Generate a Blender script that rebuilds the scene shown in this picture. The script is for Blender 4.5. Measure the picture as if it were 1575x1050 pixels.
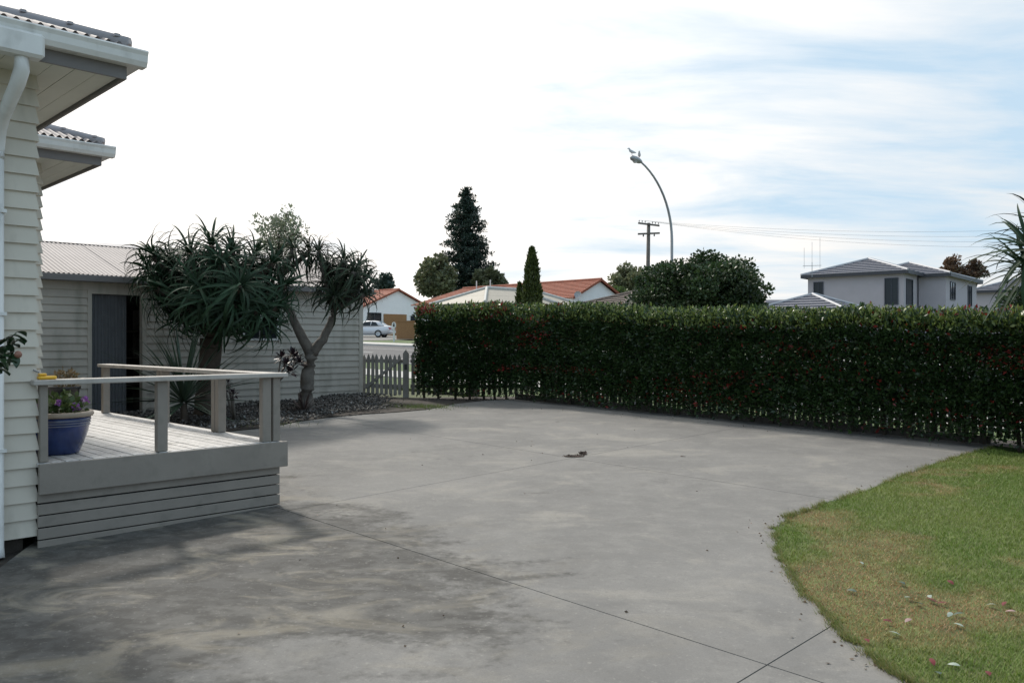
import bpy, bmesh, math, random
import numpy as np
from mathutils import Vector, Matrix, Euler
R = math.radians
random.seed(7); rng = np.random.default_rng(7)
for o in list(bpy.data.objects): bpy.data.objects.remove(o)
scn = bpy.context.scene
C = scn.collection
# ------------------------------------------------------------------ camera
CAMZ = 1.52; F = 1277.0
cd = bpy.data.cameras.new('camera'); cam = bpy.data.objects.new('camera', cd); C.objects.link(cam)
cd.sensor_width = 22.2; cd.lens = 18.0; cd.clip_end = 3000; cd.clip_start = 0.05
cam.location = (0, 0, CAMZ); cam.rotation_euler = (R(90), 0, 0)
scn.camera = cam
# ------------------------------------------------------------------ sky + sun
SUN_AZ, SUN_EL = -32.0, 46.0          # azimuth measured from +Y towards +X
sdir = Vector((math.sin(R(SUN_AZ))*math.cos(R(SUN_EL)), math.cos(R(SUN_AZ))*math.cos(R(SUN_EL)), math.sin(R(SUN_EL))))
w = bpy.data.worlds.new('World'); scn.world = w; w.use_nodes = True
nt = w.node_tree; N = nt.nodes; L = nt.links; N.clear()
out = N.new('ShaderNodeOutputWorld'); bg = N.new('ShaderNodeBackground'); L.new(bg.outputs[0], out.inputs[0])
sky = N.new('ShaderNodeTexSky'); sky.sky_type = 'NISHITA'; sky.sun_disc = False
sky.sun_elevation = R(SUN_EL); sky.sun_rotation = R(SUN_AZ); sky.air_density = 1.0; sky.dust_density = 2.0; sky.ozone_density = 1.5
bg.inputs[1].default_value = 0.10
tc = N.new('ShaderNodeTexCoord')
def wm(op, a, b=None, c=None, clamp=False):
    n = N.new('ShaderNodeMath'); n.operation = op; n.use_clamp = clamp
    for i, v in enumerate((a, b, c)):
        if v is None: continue
        if isinstance(v, (int, float)): n.inputs[i].default_value = v
        else: L.new(v, n.inputs[i])
    return n.outputs[0]
sep = N.new('ShaderNodeSeparateXYZ'); L.new(tc.outputs['Generated'], sep.inputs[0])
zz = wm('ADD', wm('MAXIMUM', sep.outputs[2], 0.0), 0.16)
cmb = N.new('ShaderNodeCombineXYZ')
L.new(wm('DIVIDE', sep.outputs[0], zz), cmb.inputs[0]); L.new(wm('DIVIDE', sep.outputs[1], zz), cmb.inputs[1])
mp = N.new('ShaderNodeMapping'); mp.inputs['Rotation'].default_value = (0, 0, R(20)); mp.inputs['Scale'].default_value = (0.55, 1.25, 1)
L.new(cmb.outputs[0], mp.inputs[0])
nz = N.new('ShaderNodeTexNoise'); nz.inputs['Scale'].default_value = 1.9; nz.inputs['Detail'].default_value = 7; nz.inputs['Roughness'].default_value = 0.58; nz.inputs['Distortion'].default_value = 0.35
L.new(mp.outputs[0], nz.inputs[0])
dot = N.new('ShaderNodeVectorMath'); dot.operation = 'DOT_PRODUCT'; L.new(tc.outputs['Generated'], dot.inputs[0]); dot.inputs[1].default_value = sdir
glow = wm('POWER', wm('MULTIPLY_ADD', dot.outputs['Value'], .5, .5), 3.0)           # thin cloud scatters forward round the sun
haze0 = wm('POWER', wm('SUBTRACT', 1.0, wm('MAXIMUM', sep.outputs[2], 0.0)), 9.0)
cl = wm('MULTIPLY', wm('SUBTRACT', nz.outputs[0], 0.45), 2.7)
cov = wm('ADD', wm('ADD', cl, wm('MULTIPLY', wm('SUBTRACT', glow, .44), 2.6)), wm('MULTIPLY', haze0, 1.1), clamp=True)
ccol = N.new('ShaderNodeMix'); ccol.data_type = 'RGBA'
ccol.inputs[6].default_value = (6.8, 6.3, 5.8, 1); ccol.inputs[7].default_value = (17.4, 16.8, 16.1, 1); L.new(glow, ccol.inputs[0])
mx = N.new('ShaderNodeMix'); mx.data_type = 'RGBA'; L.new(cov, mx.inputs[0])
hz = N.new('ShaderNodeMix'); hz.data_type = 'RGBA'; hz.inputs[0].default_value = 0.85     # thin high veil over the blue
L.new(sky.outputs[0], hz.inputs[6]); hz.inputs[7].default_value = (6.5, 8.5, 10.2, 1)
L.new(hz.outputs[2], mx.inputs[6]); L.new(ccol.outputs[2], mx.inputs[7]); L.new(mx.outputs[2], bg.inputs[0])
sl = bpy.data.lights.new('sun', 'SUN'); sl.energy = 3.1; sl.angle = R(6); sl.color = (1, 0.94, 0.85)
so = bpy.data.objects.new('sun', sl); C.objects.link(so); so.rotation_euler = (-sdir).to_track_quat('-Z', 'Y').to_euler(); so.location = (0, 0, 30)
scn.view_settings.view_transform = 'Standard'; scn.view_settings.look = 'None'; scn.view_settings.exposure = -0.06; scn.view_settings.gamma = 1
# ------------------------------------------------------------------ helpers
SL = 0.03
def g(y): return SL*(min(y, 85.0)-7.5)
Q = math.sqrt(.5)
def gp(px, py):                        # a point of the sloping ground
    Y = (CAMZ+SL*7.5)*F/(py-525+SL*F); return ((px-787.5)/F*Y, Y)
def at(px, py, Y): return Vector(((px-787.5)/F*Y, Y, CAMZ-(py-525)/F*Y))
Q = math.sqrt(.5)
def uv(u, v): return (Q*(u-v), Q*(u+v))
def mesh(name, v, f, mat=None, smooth=False, cols=None):
    me = bpy.data.meshes.new(name)
    v = np.asarray(v, dtype=np.float32)
    if isinstance(f, np.ndarray):
        n, k = f.shape
        me.vertices.add(len(v)); me.vertices.foreach_set('co', v.ravel())
        me.loops.add(n*k); me.loops.foreach_set('vertex_index', f.astype(np.int32).ravel())
        me.polygons.add(n); me.polygons.foreach_set('loop_start', np.arange(0, n*k, k, dtype=np.int32)); me.polygons.foreach_set('loop_total', np.full(n, k, dtype=np.int32))
        me.update(calc_edges=True)
    else:
        me.from_pydata(v.tolist(), [], f); me.update()
    if smooth: me.polygons.foreach_set('use_smooth', [True]*len(me.polygons))
    if cols is not None:
        a = me.color_attributes.new('Col', 'FLOAT_COLOR', 'POINT')
        cc = np.ones((len(v), 4), dtype=np.float32); cc[:, :3] = cols; a.data.foreach_set('color', cc.ravel())
    if mat: me.materials.append(mat)
    return me
def link(name, me, parent=None, loc=(0, 0, 0), rot=(0, 0, 0), scale=(1, 1, 1)):
    o = bpy.data.objects.new(name, me); C.objects.link(o); o.parent = parent
    o.location = loc; o.rotation_euler = rot; o.scale = scale; return o
def thing(name, label, cat, loc=(0, 0, 0), rz=0, group=None, me=None):
    o = link(name, me, None, loc, (0, 0, rz)); o['label'] = label; o['category'] = cat
    if group: o['group'] = group
    return o
def struct(name, me, loc=(0, 0, 0), rz=0):
    o = link(name, me, None, loc, (0, 0, rz)); o['kind'] = 'structure'; return o
def stuff(o): o['kind'] = 'stuff'; return o
class MB:
    def __init__(s): s.v = []; s.f = []
    def add(s, v, f):
        n = len(s.v); s.v += [tuple(p) for p in v]; s.f += [tuple(i+n for i in q) for q in f]; return s
    def box(s, x0, x1, y0, y1, z0, z1):
        return s.add([(x0,y0,z0),(x1,y0,z0),(x1,y1,z0),(x0,y1,z0),(x0,y0,z1),(x1,y0,z1),(x1,y1,z1),(x0,y1,z1)],
              [(0,3,2,1),(4,5,6,7),(0,1,5,4),(1,2,6,5),(2,3,7,6),(3,0,4,7)])
    def prism(s, prof, axis, a, b):     # profile polygon (2D) swept along an axis from a to b
        n = len(prof)
        def P(p, t): return {'x': (t, p[0], p[1]), 'y': (p[0], t, p[1]), 'z': (p[0], p[1], t)}[axis]
        return s.add([P(p, a) for p in prof]+[P(p, b) for p in prof],
              [tuple(range(n-1, -1, -1)), tuple(range(n, 2*n))]+[(i, (i+1) % n, n+(i+1) % n, n+i) for i in range(n)])
    def tube(s, pts, rad, k=8, cap=True):
        pts = [Vector(p) for p in pts]; n = len(pts)
        if not hasattr(rad, '__len__'): rad = [rad]*n
        up = Vector((0.13, 0.21, 1)).normalized(); ring = []
        for i, p in enumerate(pts):
            t = (pts[min(i+1, n-1)]-pts[max(i-1, 0)]).normalized()
            a = t.cross(up if abs(t.dot(up)) < .97 else Vector((1, 0, 0))).normalized(); b = t.cross(a)
            ring += [p+(a*math.cos(2*math.pi*j/k)+b*math.sin(2*math.pi*j/k))*rad[i] for j in range(k)]
        f = [(i*k+j, i*k+(j+1) % k, (i+1)*k+(j+1) % k, (i+1)*k+j) for i in range(n-1) for j in range(k)]
        if cap: f += [tuple(range(k)), tuple((n-1)*k+j for j in range(k-1, -1, -1))]
        return s.add(ring, f)
    def lathe(s, prof, k=24, c=(0, 0, 0)):
        n = len(prof)
        v = [(c[0]+r*math.cos(2*math.pi*j/k), c[1]+r*math.sin(2*math.pi*j/k), c[2]+z) for r, z in prof for j in range(k)]
        return s.add(v, [(i*k+j, i*k+(j+1) % k, (i+1)*k+(j+1) % k, (i+1)*k+j) for i in range(n-1) for j in range(k)])
    def mesh(s, name, mat=None, smooth=False, fix=True):
        me = mesh(name, s.v, s.f, mat, smooth)
        if fix:
            bm = bmesh.new(); bm.from_mesh(me); bmesh.ops.recalc_face_normals(bm, faces=bm.faces); bm.to_mesh(me); bm.free()
        return me
    def build(s, name, mat, parent=None, loc=(0, 0, 0), rot=(0, 0, 0), smooth=False, bevel=0):
        me = s.mesh(name, mat, smooth)
        if bevel:
            bm = bmesh.new(); bm.from_mesh(me); bmesh.ops.bevel(bm, geom=list(bm.edges), offset=bevel, segments=1, affect='EDGES'); bm.to_mesh(me); bm.free()
        return link(name, me, parent, loc, rot)
# ------------------------------------------------------------------ materials
def mat(name, col, rough=.6, var=.15, scale=6., col2=None, bump=0., bscale=60., metal=0., objvar=0., stretch=None, attr=False, trans=0., spec=.5, coat=0.):
    m = bpy.data.materials.new(name); m.use_nodes = True
    t = m.node_tree; n = t.nodes; l = t.links; p = n['Principled BSDF']
    p.inputs['Roughness'].default_value = rough; p.inputs['Metallic'].default_value = metal
    p.inputs['Specular IOR Level'].default_value = spec; p.inputs['Coat Weight'].default_value = coat
    geo = n.new('ShaderNodeNewGeometry'); vec = geo.outputs['Position']
    if stretch:
        q = n.new('ShaderNodeMapping'); q.inputs['Rotation'].default_value = (0, 0, R(-45)); q.inputs['Scale'].default_value = stretch
        l.new(vec, q.inputs[0]); vec = q.outputs[0]
    nz = n.new('ShaderNodeTexNoise'); nz.inputs['Scale'].default_value = scale; nz.inputs['Detail'].default_value = 6; nz.inputs['Roughness'].default_value = .6
    l.new(vec, nz.inputs[0])
    rp = n.new('ShaderNodeValToRGB'); rp.color_ramp.elements[0].position = .3; rp.color_ramp.elements[1].position = .7
    c1 = [max(0, c*(1-var)) for c in col]; c2 = col2 or [c*(1+var) for c in col]
    rp.color_ramp.elements[0].color = (*c1, 1); rp.color_ramp.elements[1].color = (*c2, 1)
    l.new(nz.outputs[0], rp.inputs[0]); colout = rp.outputs[0]
    if attr:
        at_ = n.new('ShaderNodeAttribute'); at_.attribute_name = 'Col'
        mm = n.new('ShaderNodeMix'); mm.data_type = 'RGBA'; mm.blend_type = 'MULTIPLY'; mm.inputs[0].default_value = 1
        l.new(colout, mm.inputs[6]); l.new(at_.outputs['Color'], mm.inputs[7]); colout = mm.outputs[2]
    if objvar:
        oi = n.new('ShaderNodeObjectInfo'); mr = n.new('ShaderNodeMapRange'); l.new(oi.outputs['Random'], mr.inputs[0])
        mr.inputs[3].default_value = 1-objvar; mr.inputs[4].default_value = 1+objvar
        hs = n.new('ShaderNodeHueSaturation'); l.new(mr.outputs[0], hs.inputs['Value']); l.new(colout, hs.inputs['Color']); colout = hs.outputs[0]
    l.new(colout, p.inputs['Base Color'])
    if bump:
        bn = n.new('ShaderNodeTexNoise'); bn.inputs['Scale'].default_value = bscale; bn.inputs['Detail'].default_value = 5; l.new(vec, bn.inputs[0])
        bp = n.new('ShaderNodeBump'); bp.inputs['Strength'].default_value = bump; bp.inputs['Distance'].default_value = .01; l.new(bn.outputs[0], bp.inputs['Height']); l.new(bp.outputs[0], p.inputs['Normal'])
    if trans:
        tr = n.new('ShaderNodeBsdfTranslucent'); l.new(colout, tr.inputs[0]); ms = n.new('ShaderNodeMixShader'); ms.inputs[0].default_value = trans
        o = n['Material Output']; l.new(p.outputs[0], ms.inputs[1]); l.new(tr.outputs[0], ms.inputs[2]); l.new(ms.outputs[0], o.inputs[0])
    return m
def glass(name, col=(.02, .025, .03)):
    return mat(name, col, .08, .05, 2., spec=.35)
def weather(m, col, sc, stretch, lo, hi, fac):
    t = m.node_tree; n = t.nodes; l = t.links; p = n['Principled BSDF']; src = p.inputs['Base Color'].links[0].from_socket
    geo = n.new('ShaderNodeNewGeometry'); q = n.new('ShaderNodeMapping'); q.inputs['Scale'].default_value = stretch; l.new(geo.outputs['Position'], q.inputs[0])
    z = n.new('ShaderNodeTexNoise'); z.inputs['Scale'].default_value = sc; z.inputs['Detail'].default_value = 7; l.new(q.outputs[0], z.inputs[0])
    a = n.new('ShaderNodeMapRange'); a.inputs[1].default_value = lo; a.inputs[2].default_value = hi; a.inputs[4].default_value = fac; l.new(z.outputs[0], a.inputs[0])
    x = n.new('ShaderNodeMix'); x.data_type = 'RGBA'; l.new(a.outputs[0], x.inputs[0]); l.new(src, x.inputs[6]); x.inputs[7].default_value = (*col, 1); l.new(x.outputs[2], p.inputs['Base Color'])
M_cream = mat('cream_paint', (.585, .535, .455), .5, .05, 3., bump=.03, bscale=40, objvar=.03)
M_shed = mat('shed_paint', (.49, .445, .385), .55, .10, 1.6, bump=.03, bscale=40, objvar=.035)
M_white = mat('white_gutter_paint', (.70, .69, .67), .4, .05, 4.)
M_dark = mat('grey_fascia_paint', (.17, .155, .15), .5, .08, 5.)
M_soffit = mat('soffit_paint', (.62, .61, .54), .6, .05, 3.)
M_roofiron = mat('pinkish_roof_iron', (.29, .255, .245), .65, .12, 2., objvar=.04, bump=.05)
M_cap = mat('ridge_cap_iron', (.30, .285, .30), .45, .1, 4.)
M_deckpaint = mat('taupe_deck_paint', (.245, .215, .185), .6, .1, 4., bump=.12, bscale=50, objvar=.03)
M_rail = mat('handrail_paint', (.43, .395, .36), .55, .12, 5., bump=.1, bscale=50)
M_plank = mat('weathered_deck_timber', (.50, .485, .47), .6, .28, 9., bump=.3, bscale=70, objvar=.1, stretch=(6, .8, 6))
weather(M_cream, (.25, .23, .18), 7., (1, 1, .35), .54, .8, .5); weather(M_shed, (.2, .19, .14), 5., (1, 1, .25), .5, .78, .6); weather(M_white, (.3, .29, .26), 9., (1, 1, .5), .55, .8, .45)
weather(M_deckpaint, (.12, .11, .09), 8., (1, 1, 1), .54, .78, .5); weather(M_rail, (.2, .18, .15), 12., (1, 1, 1), .5, .75, .5); weather(M_plank, (.14, .13, .11), 5., (1, 1, 1), .55, .72, .7)
M_black = mat('black_plastic', (.015, .015, .017), .4, .1)
M_dirt = mat('dark_soil', (.045, .037, .03), .9, .4, 9., bump=.6, bscale=40)
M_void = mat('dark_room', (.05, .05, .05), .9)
M_bark = mat('grey_aloe_bark', (.145, .128, .11), .85, .3, 9., bump=.5, bscale=30)
M_barkd = mat('brown_bark', (.085, .066, .05), .9, .35, 8., bump=.5, bscale=30)
M_aloe = mat('aloe_leaf', (.020, .048, .022), .6, .3, 7., objvar=.35, trans=.08, spec=.3)
M_aloe2 = mat('aloe_leaf_reddish', (.026, .042, .022), .6, .35, 7., objvar=.4, trans=.08, spec=.3)
M_sword = mat('sword_leaf', (.055, .085, .055), .4, .25, 8., objvar=.25, trans=.08)
M_leafattr = mat('tinted_leaf', (1, 1, 1), .42, .12, 20., attr=True, trans=.22)
M_hedge = mat('hedge_leaf', (1, 1, 1), .36, .1, 20., attr=True, trans=.2)
M_grass = mat('grass_blade', (1, 1, 1), .6, .1, 20., attr=True, trans=.3)
M_picket = mat('weathered_picket', (.27, .25, .225), .8, .2, 8., bump=.3, bscale=60, objvar=.1)
M_kerbwood = mat('timber_edging', (.12, .105, .09), .85, .3, 6., bump=.4)
M_joint = mat('joint_dirt', (.075, .07, .06), .95, .3, 20.)
M_road = mat('asphalt', (.062, .063, .068), .8, .15, 1.2, bump=.2, bscale=90)
M_path = mat('footpath_concrete', (.42, .41, .39), .8, .1, 1.5)
M_verge = mat('verge_grass', (.075, .115, .035), .9, .35, 2.5, bump=.6, bscale=50)
M_ground = mat('ground_earth', (.085, .10, .045), .95, .35, 1.2, bump=.4, bscale=20)
M_paint = mat('road_paint', (.65, .65, .63), .7, .1)
M_metal = mat('galvanised_metal', (.33, .34, .35), .45, .1, 6., metal=.6)
M_pole = mat('pole_timber', (.13, .115, .10), .85, .2, 5., bump=.3)
M_wire = mat('wire', (.06, .06, .065), .5)
M_terra = mat('terracotta_tiles', (.27, .075, .038), .75, .2, 3., objvar=.05)
M_stucco = mat('white_stucco', (.86, .86, .86), .8, .03, 2.)
M_brick = mat('tan_brick', (.30, .165, .075), .85, .2, 14.)
M_beige = mat('beige_roof_iron', (.36, .33, .275), .65, .06, 2.)
M_browntile = mat('brown_roof_tiles', (.13, .105, .09), .8, .2, 6.)
M_lilac = mat('lilac_grey_render', (.46, .42, .45), .85, .04, 1.5)
M_greytile = mat('grey_roof_tiles', (.15, .155, .185), .42, .12, 5.)
M_hip = mat('pale_ridge_tile', (.45, .45, .47), .6, .1)
M_fascia2 = mat('charcoal_fascia', (.05, .05, .06), .5)
M_frame = mat('charcoal_window_frame', (.04, .045, .06), .4)
M_glass = glass('window_glass')
M_carp = mat('silver_car_paint', (.62, .63, .66), .25, .02, metal=.2, coat=.6)
M_tyre = mat('rubber', (.02, .02, .02), .8)
M_rim = mat('alloy', (.45, .46, .48), .3, metal=.8)
M_red = mat('red_lens', (.35, .02, .02), .2)
# concrete: pale traffic-worn patches, mossy blotches with house shade painted in, fine aggregate
def concrete(name, base, dark, pale, moss_shade, amount):
    m = bpy.data.materials.new(name); m.use_nodes = True
    t = m.node_tree; n = t.nodes; l = t.links; p = n['Principled BSDF']; p.inputs['Roughness'].default_value = .82; p.inputs['Specular IOR Level'].default_value = .3
    geo = n.new('ShaderNodeNewGeometry')
    def noise(sc, det, rot=0, stretch=(1, 1, 1), dist=0.):
        q = n.new('ShaderNodeMapping'); q.inputs['Rotation'].default_value = (0, 0, R(rot)); q.inputs['Scale'].default_value = stretch; l.new(geo.outputs['Position'], q.inputs[0])
        z = n.new('ShaderNodeTexNoise'); z.inputs['Scale'].default_value = sc; z.inputs['Detail'].default_value = det; z.inputs['Roughness'].default_value = .62; z.inputs['Distortion'].default_value = dist
        l.new(q.outputs[0], z.inputs[0]); return z.outputs[0]
    def ramp(x, a, b):
        r = n.new('ShaderNodeMapRange'); r.interpolation_type = 'SMOOTHSTEP'; l.new(x, r.inputs[0]); r.inputs[1].default_value = a; r.inputs[2].default_value = b; return r.outputs[0]
    def mixc(fac, a, b, mul=1.):
        x = n.new('ShaderNodeMix'); x.data_type = 'RGBA'
        if mul != 1.:
            k = n.new('ShaderNodeMath'); k.operation = 'MULTIPLY'; k.inputs[1].default_value = mul; l.new(fac, k.inputs[0]); fac = k.outputs[0]
        l.new(fac, x.inputs[0])
        for i, c in ((6, a), (7, b)):
            if isinstance(c, tuple): x.inputs[i].default_value = (*c, 1)
            else: l.new(c, x.inputs[i])
        return x.outputs[2]
    c = mixc(ramp(noise(.8, 9, 45, (1, .8, 1), .5), .36, .64), dark, base)
    c = mixc(ramp(noise(1.1, 10, 30, (.9, 1.2, 1), .6), .50, .68), c, pale, .75)
    sepx = n.new('ShaderNodeSeparateXYZ'); l.new(geo.outputs['Position'], sepx.inputs[0])
    def mth(op, a, b):
        k = n.new('ShaderNodeMath'); k.operation = op
        for i, q in enumerate((a, b)):
            if isinstance(q, (int, float)): k.inputs[i].default_value = q
            else: l.new(q, k.inputs[i])
        return k.outputs[0]
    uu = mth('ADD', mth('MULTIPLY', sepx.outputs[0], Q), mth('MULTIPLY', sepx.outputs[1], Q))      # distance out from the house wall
    damp_shade = n.new('ShaderNodeMapRange'); damp_shade.clamp = True; l.new(uu, damp_shade.inputs[0]); damp_shade.inputs[1].default_value = 4.9; damp_shade.inputs[2].default_value = 3.5
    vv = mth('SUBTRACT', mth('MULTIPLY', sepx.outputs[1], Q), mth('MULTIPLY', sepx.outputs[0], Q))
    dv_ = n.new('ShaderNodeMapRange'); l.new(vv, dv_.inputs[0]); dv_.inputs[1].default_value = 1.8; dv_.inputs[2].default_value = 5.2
    damp_shade_mask = mth('MULTIPLY', damp_shade.outputs[0], dv_.outputs[0])  # soft shade of house and deck painted into the colour, along with mossy stains
    mn = mth('ADD', mth('SUBTRACT', mth('MULTIPLY', damp_shade_mask, .40), .085), noise(.9, 9, 45, (.8, 1.25, 1), .7))
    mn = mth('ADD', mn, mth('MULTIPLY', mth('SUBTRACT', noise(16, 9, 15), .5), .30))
    c = mixc(ramp(mn, .525, .70), c, moss_shade, .88)
    lich = mth('MULTIPLY', ramp(noise(1.7, 10, 45, (.8, 1.3, 1), .8), .50, .66), damp_shade_mask)
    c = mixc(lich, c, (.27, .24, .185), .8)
    c = mixc(ramp(noise(6.5, 6, 20, (.8, 1.2, 1), .4), .38, .62), c, mixc(ramp(noise(3.1, 5), .4, .6), (.19, .187, .182), (.30, .29, .27)), .25)
    c = mixc(ramp(noise(2.6, 8, 10, (1, 1, 1), .6), .55, .75), c, moss_shade, .12+amount*1.6)
    c = mixc(ramp(noise(24, 8), .54, .72), c, (.13, .127, .12), .38)
    c = mixc(ramp(noise(31, 8, 33), .56, .74), c, (.40, .38, .345), .33)
    fine = noise(95, 4); sp = noise(420, 2)
    c = mixc(ramp(fine, .35, .68), mixc(ramp(sp, .4, .6), c, (.09, .088, .085), .42), c)
    l.new(c, p.inputs['Base Color'])
    b = n.new('ShaderNodeBump'); b.inputs['Strength'].default_value = .25; b.inputs['Distance'].default_value = .004; l.new(fine, b.inputs['Height']); l.new(b.outputs[0], p.inputs['Normal'])
    return m
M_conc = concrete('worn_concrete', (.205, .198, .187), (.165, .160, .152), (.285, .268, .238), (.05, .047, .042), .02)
# ------------------------------------------------------------------ value noise in numpy
_gr = np.random.default_rng(3).random((256, 256))
def vnoise(x, y, s):
    x = np.asarray(x)*s+40; y = np.asarray(y)*s+40
    xi = np.floor(x).astype(int); yi = np.floor(y).astype(int); fx = x-xi; fy = y-yi; fx = fx*fx*(3-2*fx); fy = fy*fy*(3-2*fy)
    G = lambda a, b: _gr[a % 256, b % 256]
    return (G(xi, yi)*(1-fx)+G(xi+1, yi)*fx)*(1-fy)+(G(xi, yi+1)*(1-fx)+G(xi+1, yi+1)*fx)*fy
def inpoly(px, py, poly):
    r = np.zeros(len(px), bool); n = len(poly)
    for i in range(n):
        x0, y0 = poly[i]; x1, y1 = poly[i-1]
        c = ((y0 > py) != (y1 > py)) & (px < (x1-x0)*(py-y0)/((y1-y0) if y1 != y0 else 1e-9)+x0); r ^= c
    return r
def clip(poly, a, b, c):                # keep a*x+b*y <= c
    o = []
    for i in range(len(poly)):
        p, q = poly[i-1], poly[i]; dp = a*p[0]+b*p[1]-c; dq = a*q[0]+b*q[1]-c
        if (dp <= 0) != (dq <= 0):
            t = dp/(dp-dq); o.append((p[0]+(q[0]-p[0])*t, p[1]+(q[1]-p[1])*t))
        if dq <= 0: o.append(q)
    return o
def sheet(poly, off=0., thick=0.):      # polygon laid on the sloping ground
    n = len(poly); v = [(x, y, SL*(y-7.5)+off) for x, y in poly]
    ar = sum(poly[i-1][0]*poly[i][1]-poly[i][0]*poly[i-1][1] for i in range(n))
    if ar < 0: v = v[::-1]
    if not thick: return MB().add(v, [tuple(range(n))])
    lo = [(x, y, z-thick) for x, y, z in v]
    return MB().add(v+lo, [tuple(range(n))]+[(i, n+i, n+(i+1) % n, (i+1) % n) for i in range(n)])
# ------------------------------------------------------------------ ground, road, footpaths
gv = []; gf = []
ys = [-30, -5, 20, 50, 85, 200, 700, 1500]
for y in ys: gv += [(-900, y, SL*(min(y, 85)-7.5)-.10), (900, y, SL*(min(y, 85)-7.5)-.10)]
for i in range(len(ys)-1): gf.append((2*i, 2*i+1, 2*i+3, 2*i+2))
struct('ground', mesh('ground', gv, gf, M_ground))
def strip(name, u0, u1, off, m, thick=0, v0=-45, v1=72): return struct(name, sheet([uv(u0, v0), uv(u1, v0), uv(u1, v1), uv(u0, v1)], off, thick).mesh(name, m))
strip('road', 19.1, 30.8, -.085, M_road)
strip('verge', 12.75, 14.6, -.03, M_verge, .05); strip('footpath', 14.6, 16.3, .0, M_path, .08); strip('verge', 16.3, 18.9, -.02, M_verge, .06)
strip('kerb', 18.9, 19.1, .02, M_path, .12); strip('kerb', 30.8, 31.0, .02, M_path, .12)
strip('footpath', 31.0, 33.4, .0, M_path, .08); strip('verge', 33.4, 38, -.02, M_verge, .06)
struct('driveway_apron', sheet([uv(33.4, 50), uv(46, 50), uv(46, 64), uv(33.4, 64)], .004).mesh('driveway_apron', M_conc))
for u in (22.0, 24.9, 28.0):
    me = MB()
    if u == 24.9:
        for k in range(-8, 14): me.add(sheet([uv(u, k*5), uv(u+.12, k*5), uv(u+.12, k*5+2.5), uv(u, k*5+2.5)], -.08).v, [(0, 1, 2, 3)])
    else: me = sheet([uv(u, -45), uv(u+.1, -45), uv(u+.1, 72), uv(u, 72)], -.08)
    struct('lane_marking', me.mesh('lane_marking', M_paint))
# ------------------------------------------------------------------ concrete yard (slabs) and lawn
def catmull(P, k=8):
    o = []
    for i in range(len(P)-1):
        p0, p1, p2, p3 = P[max(i-1, 0)], P[i], P[i+1], P[min(i+2, len(P)-1)]
        for j in range(k):
            t = j/k
            o.append(tuple(.5*((2*p1[d])+(-p0[d]+p2[d])*t+(2*p0[d]-5*p1[d]+4*p2[d]-p3[d])*t*t+(-p0[d]+3*p1[d]-3*p2[d]+p3[d])*t**3) for d in (0, 1)))
    return o+[P[-1]]
edge_px = [(1527, 687), (1440, 712), (1335, 752), (1245, 783), (1206, 800), (1193, 824), (1212, 878), (1268, 943), (1330, 1000), (1412, 1055), (1530, 1120)]
edge = catmull([gp(*p) for p in edge_px], 7)
edge = [(x+.012*math.sin(i*2.3)+.012*math.sin(i*.9+1), y+.012*math.cos(i*1.7)) for i, (x, y) in enumerate(edge)]
yard = [gp(-110, 955), gp(51, 834), uv(2.4, 9.0), uv(3.7, 11.9)]+[gp(*p) for p in ((415, 657), (455, 649), (505, 642), (560, 637), (610, 634), (655, 630), (700, 621), (745, 616), (790, 613.5))]+[gp(1527, 683)]+edge+[(1.9, 2.0), (1.6, .5), (-5.5, .5)]
yo = struct('concrete_yard', sheet(yard, -.016).mesh('concrete_yard', M_joint))
us = [-8, 3.85, 7.77, 11.69, 16]; vs = [-3, 2.04, 6.72, 11.4, 17]
for i in range(4):
    for j in range(4):
        gpn = .004
        c = clip(yard, Q, Q, us[i+1]-gpn); c = clip(c, -Q, -Q, -(us[i]+gpn)) if c else c
        c = clip(c, -Q, Q, vs[j+1]-gpn) if c else c; c = clip(c, Q, -Q, -(vs[j]+gpn)) if c else c
        if len(c) < 3: continue
        a = abs(sum(c[k-1][0]*c[k][1]-c[k][0]*c[k-1][1] for k in range(len(c))))/2
        if a < .02: continue
        link('slab', sheet(c, 0, .014).mesh('slab', M_conc), yo)
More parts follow.
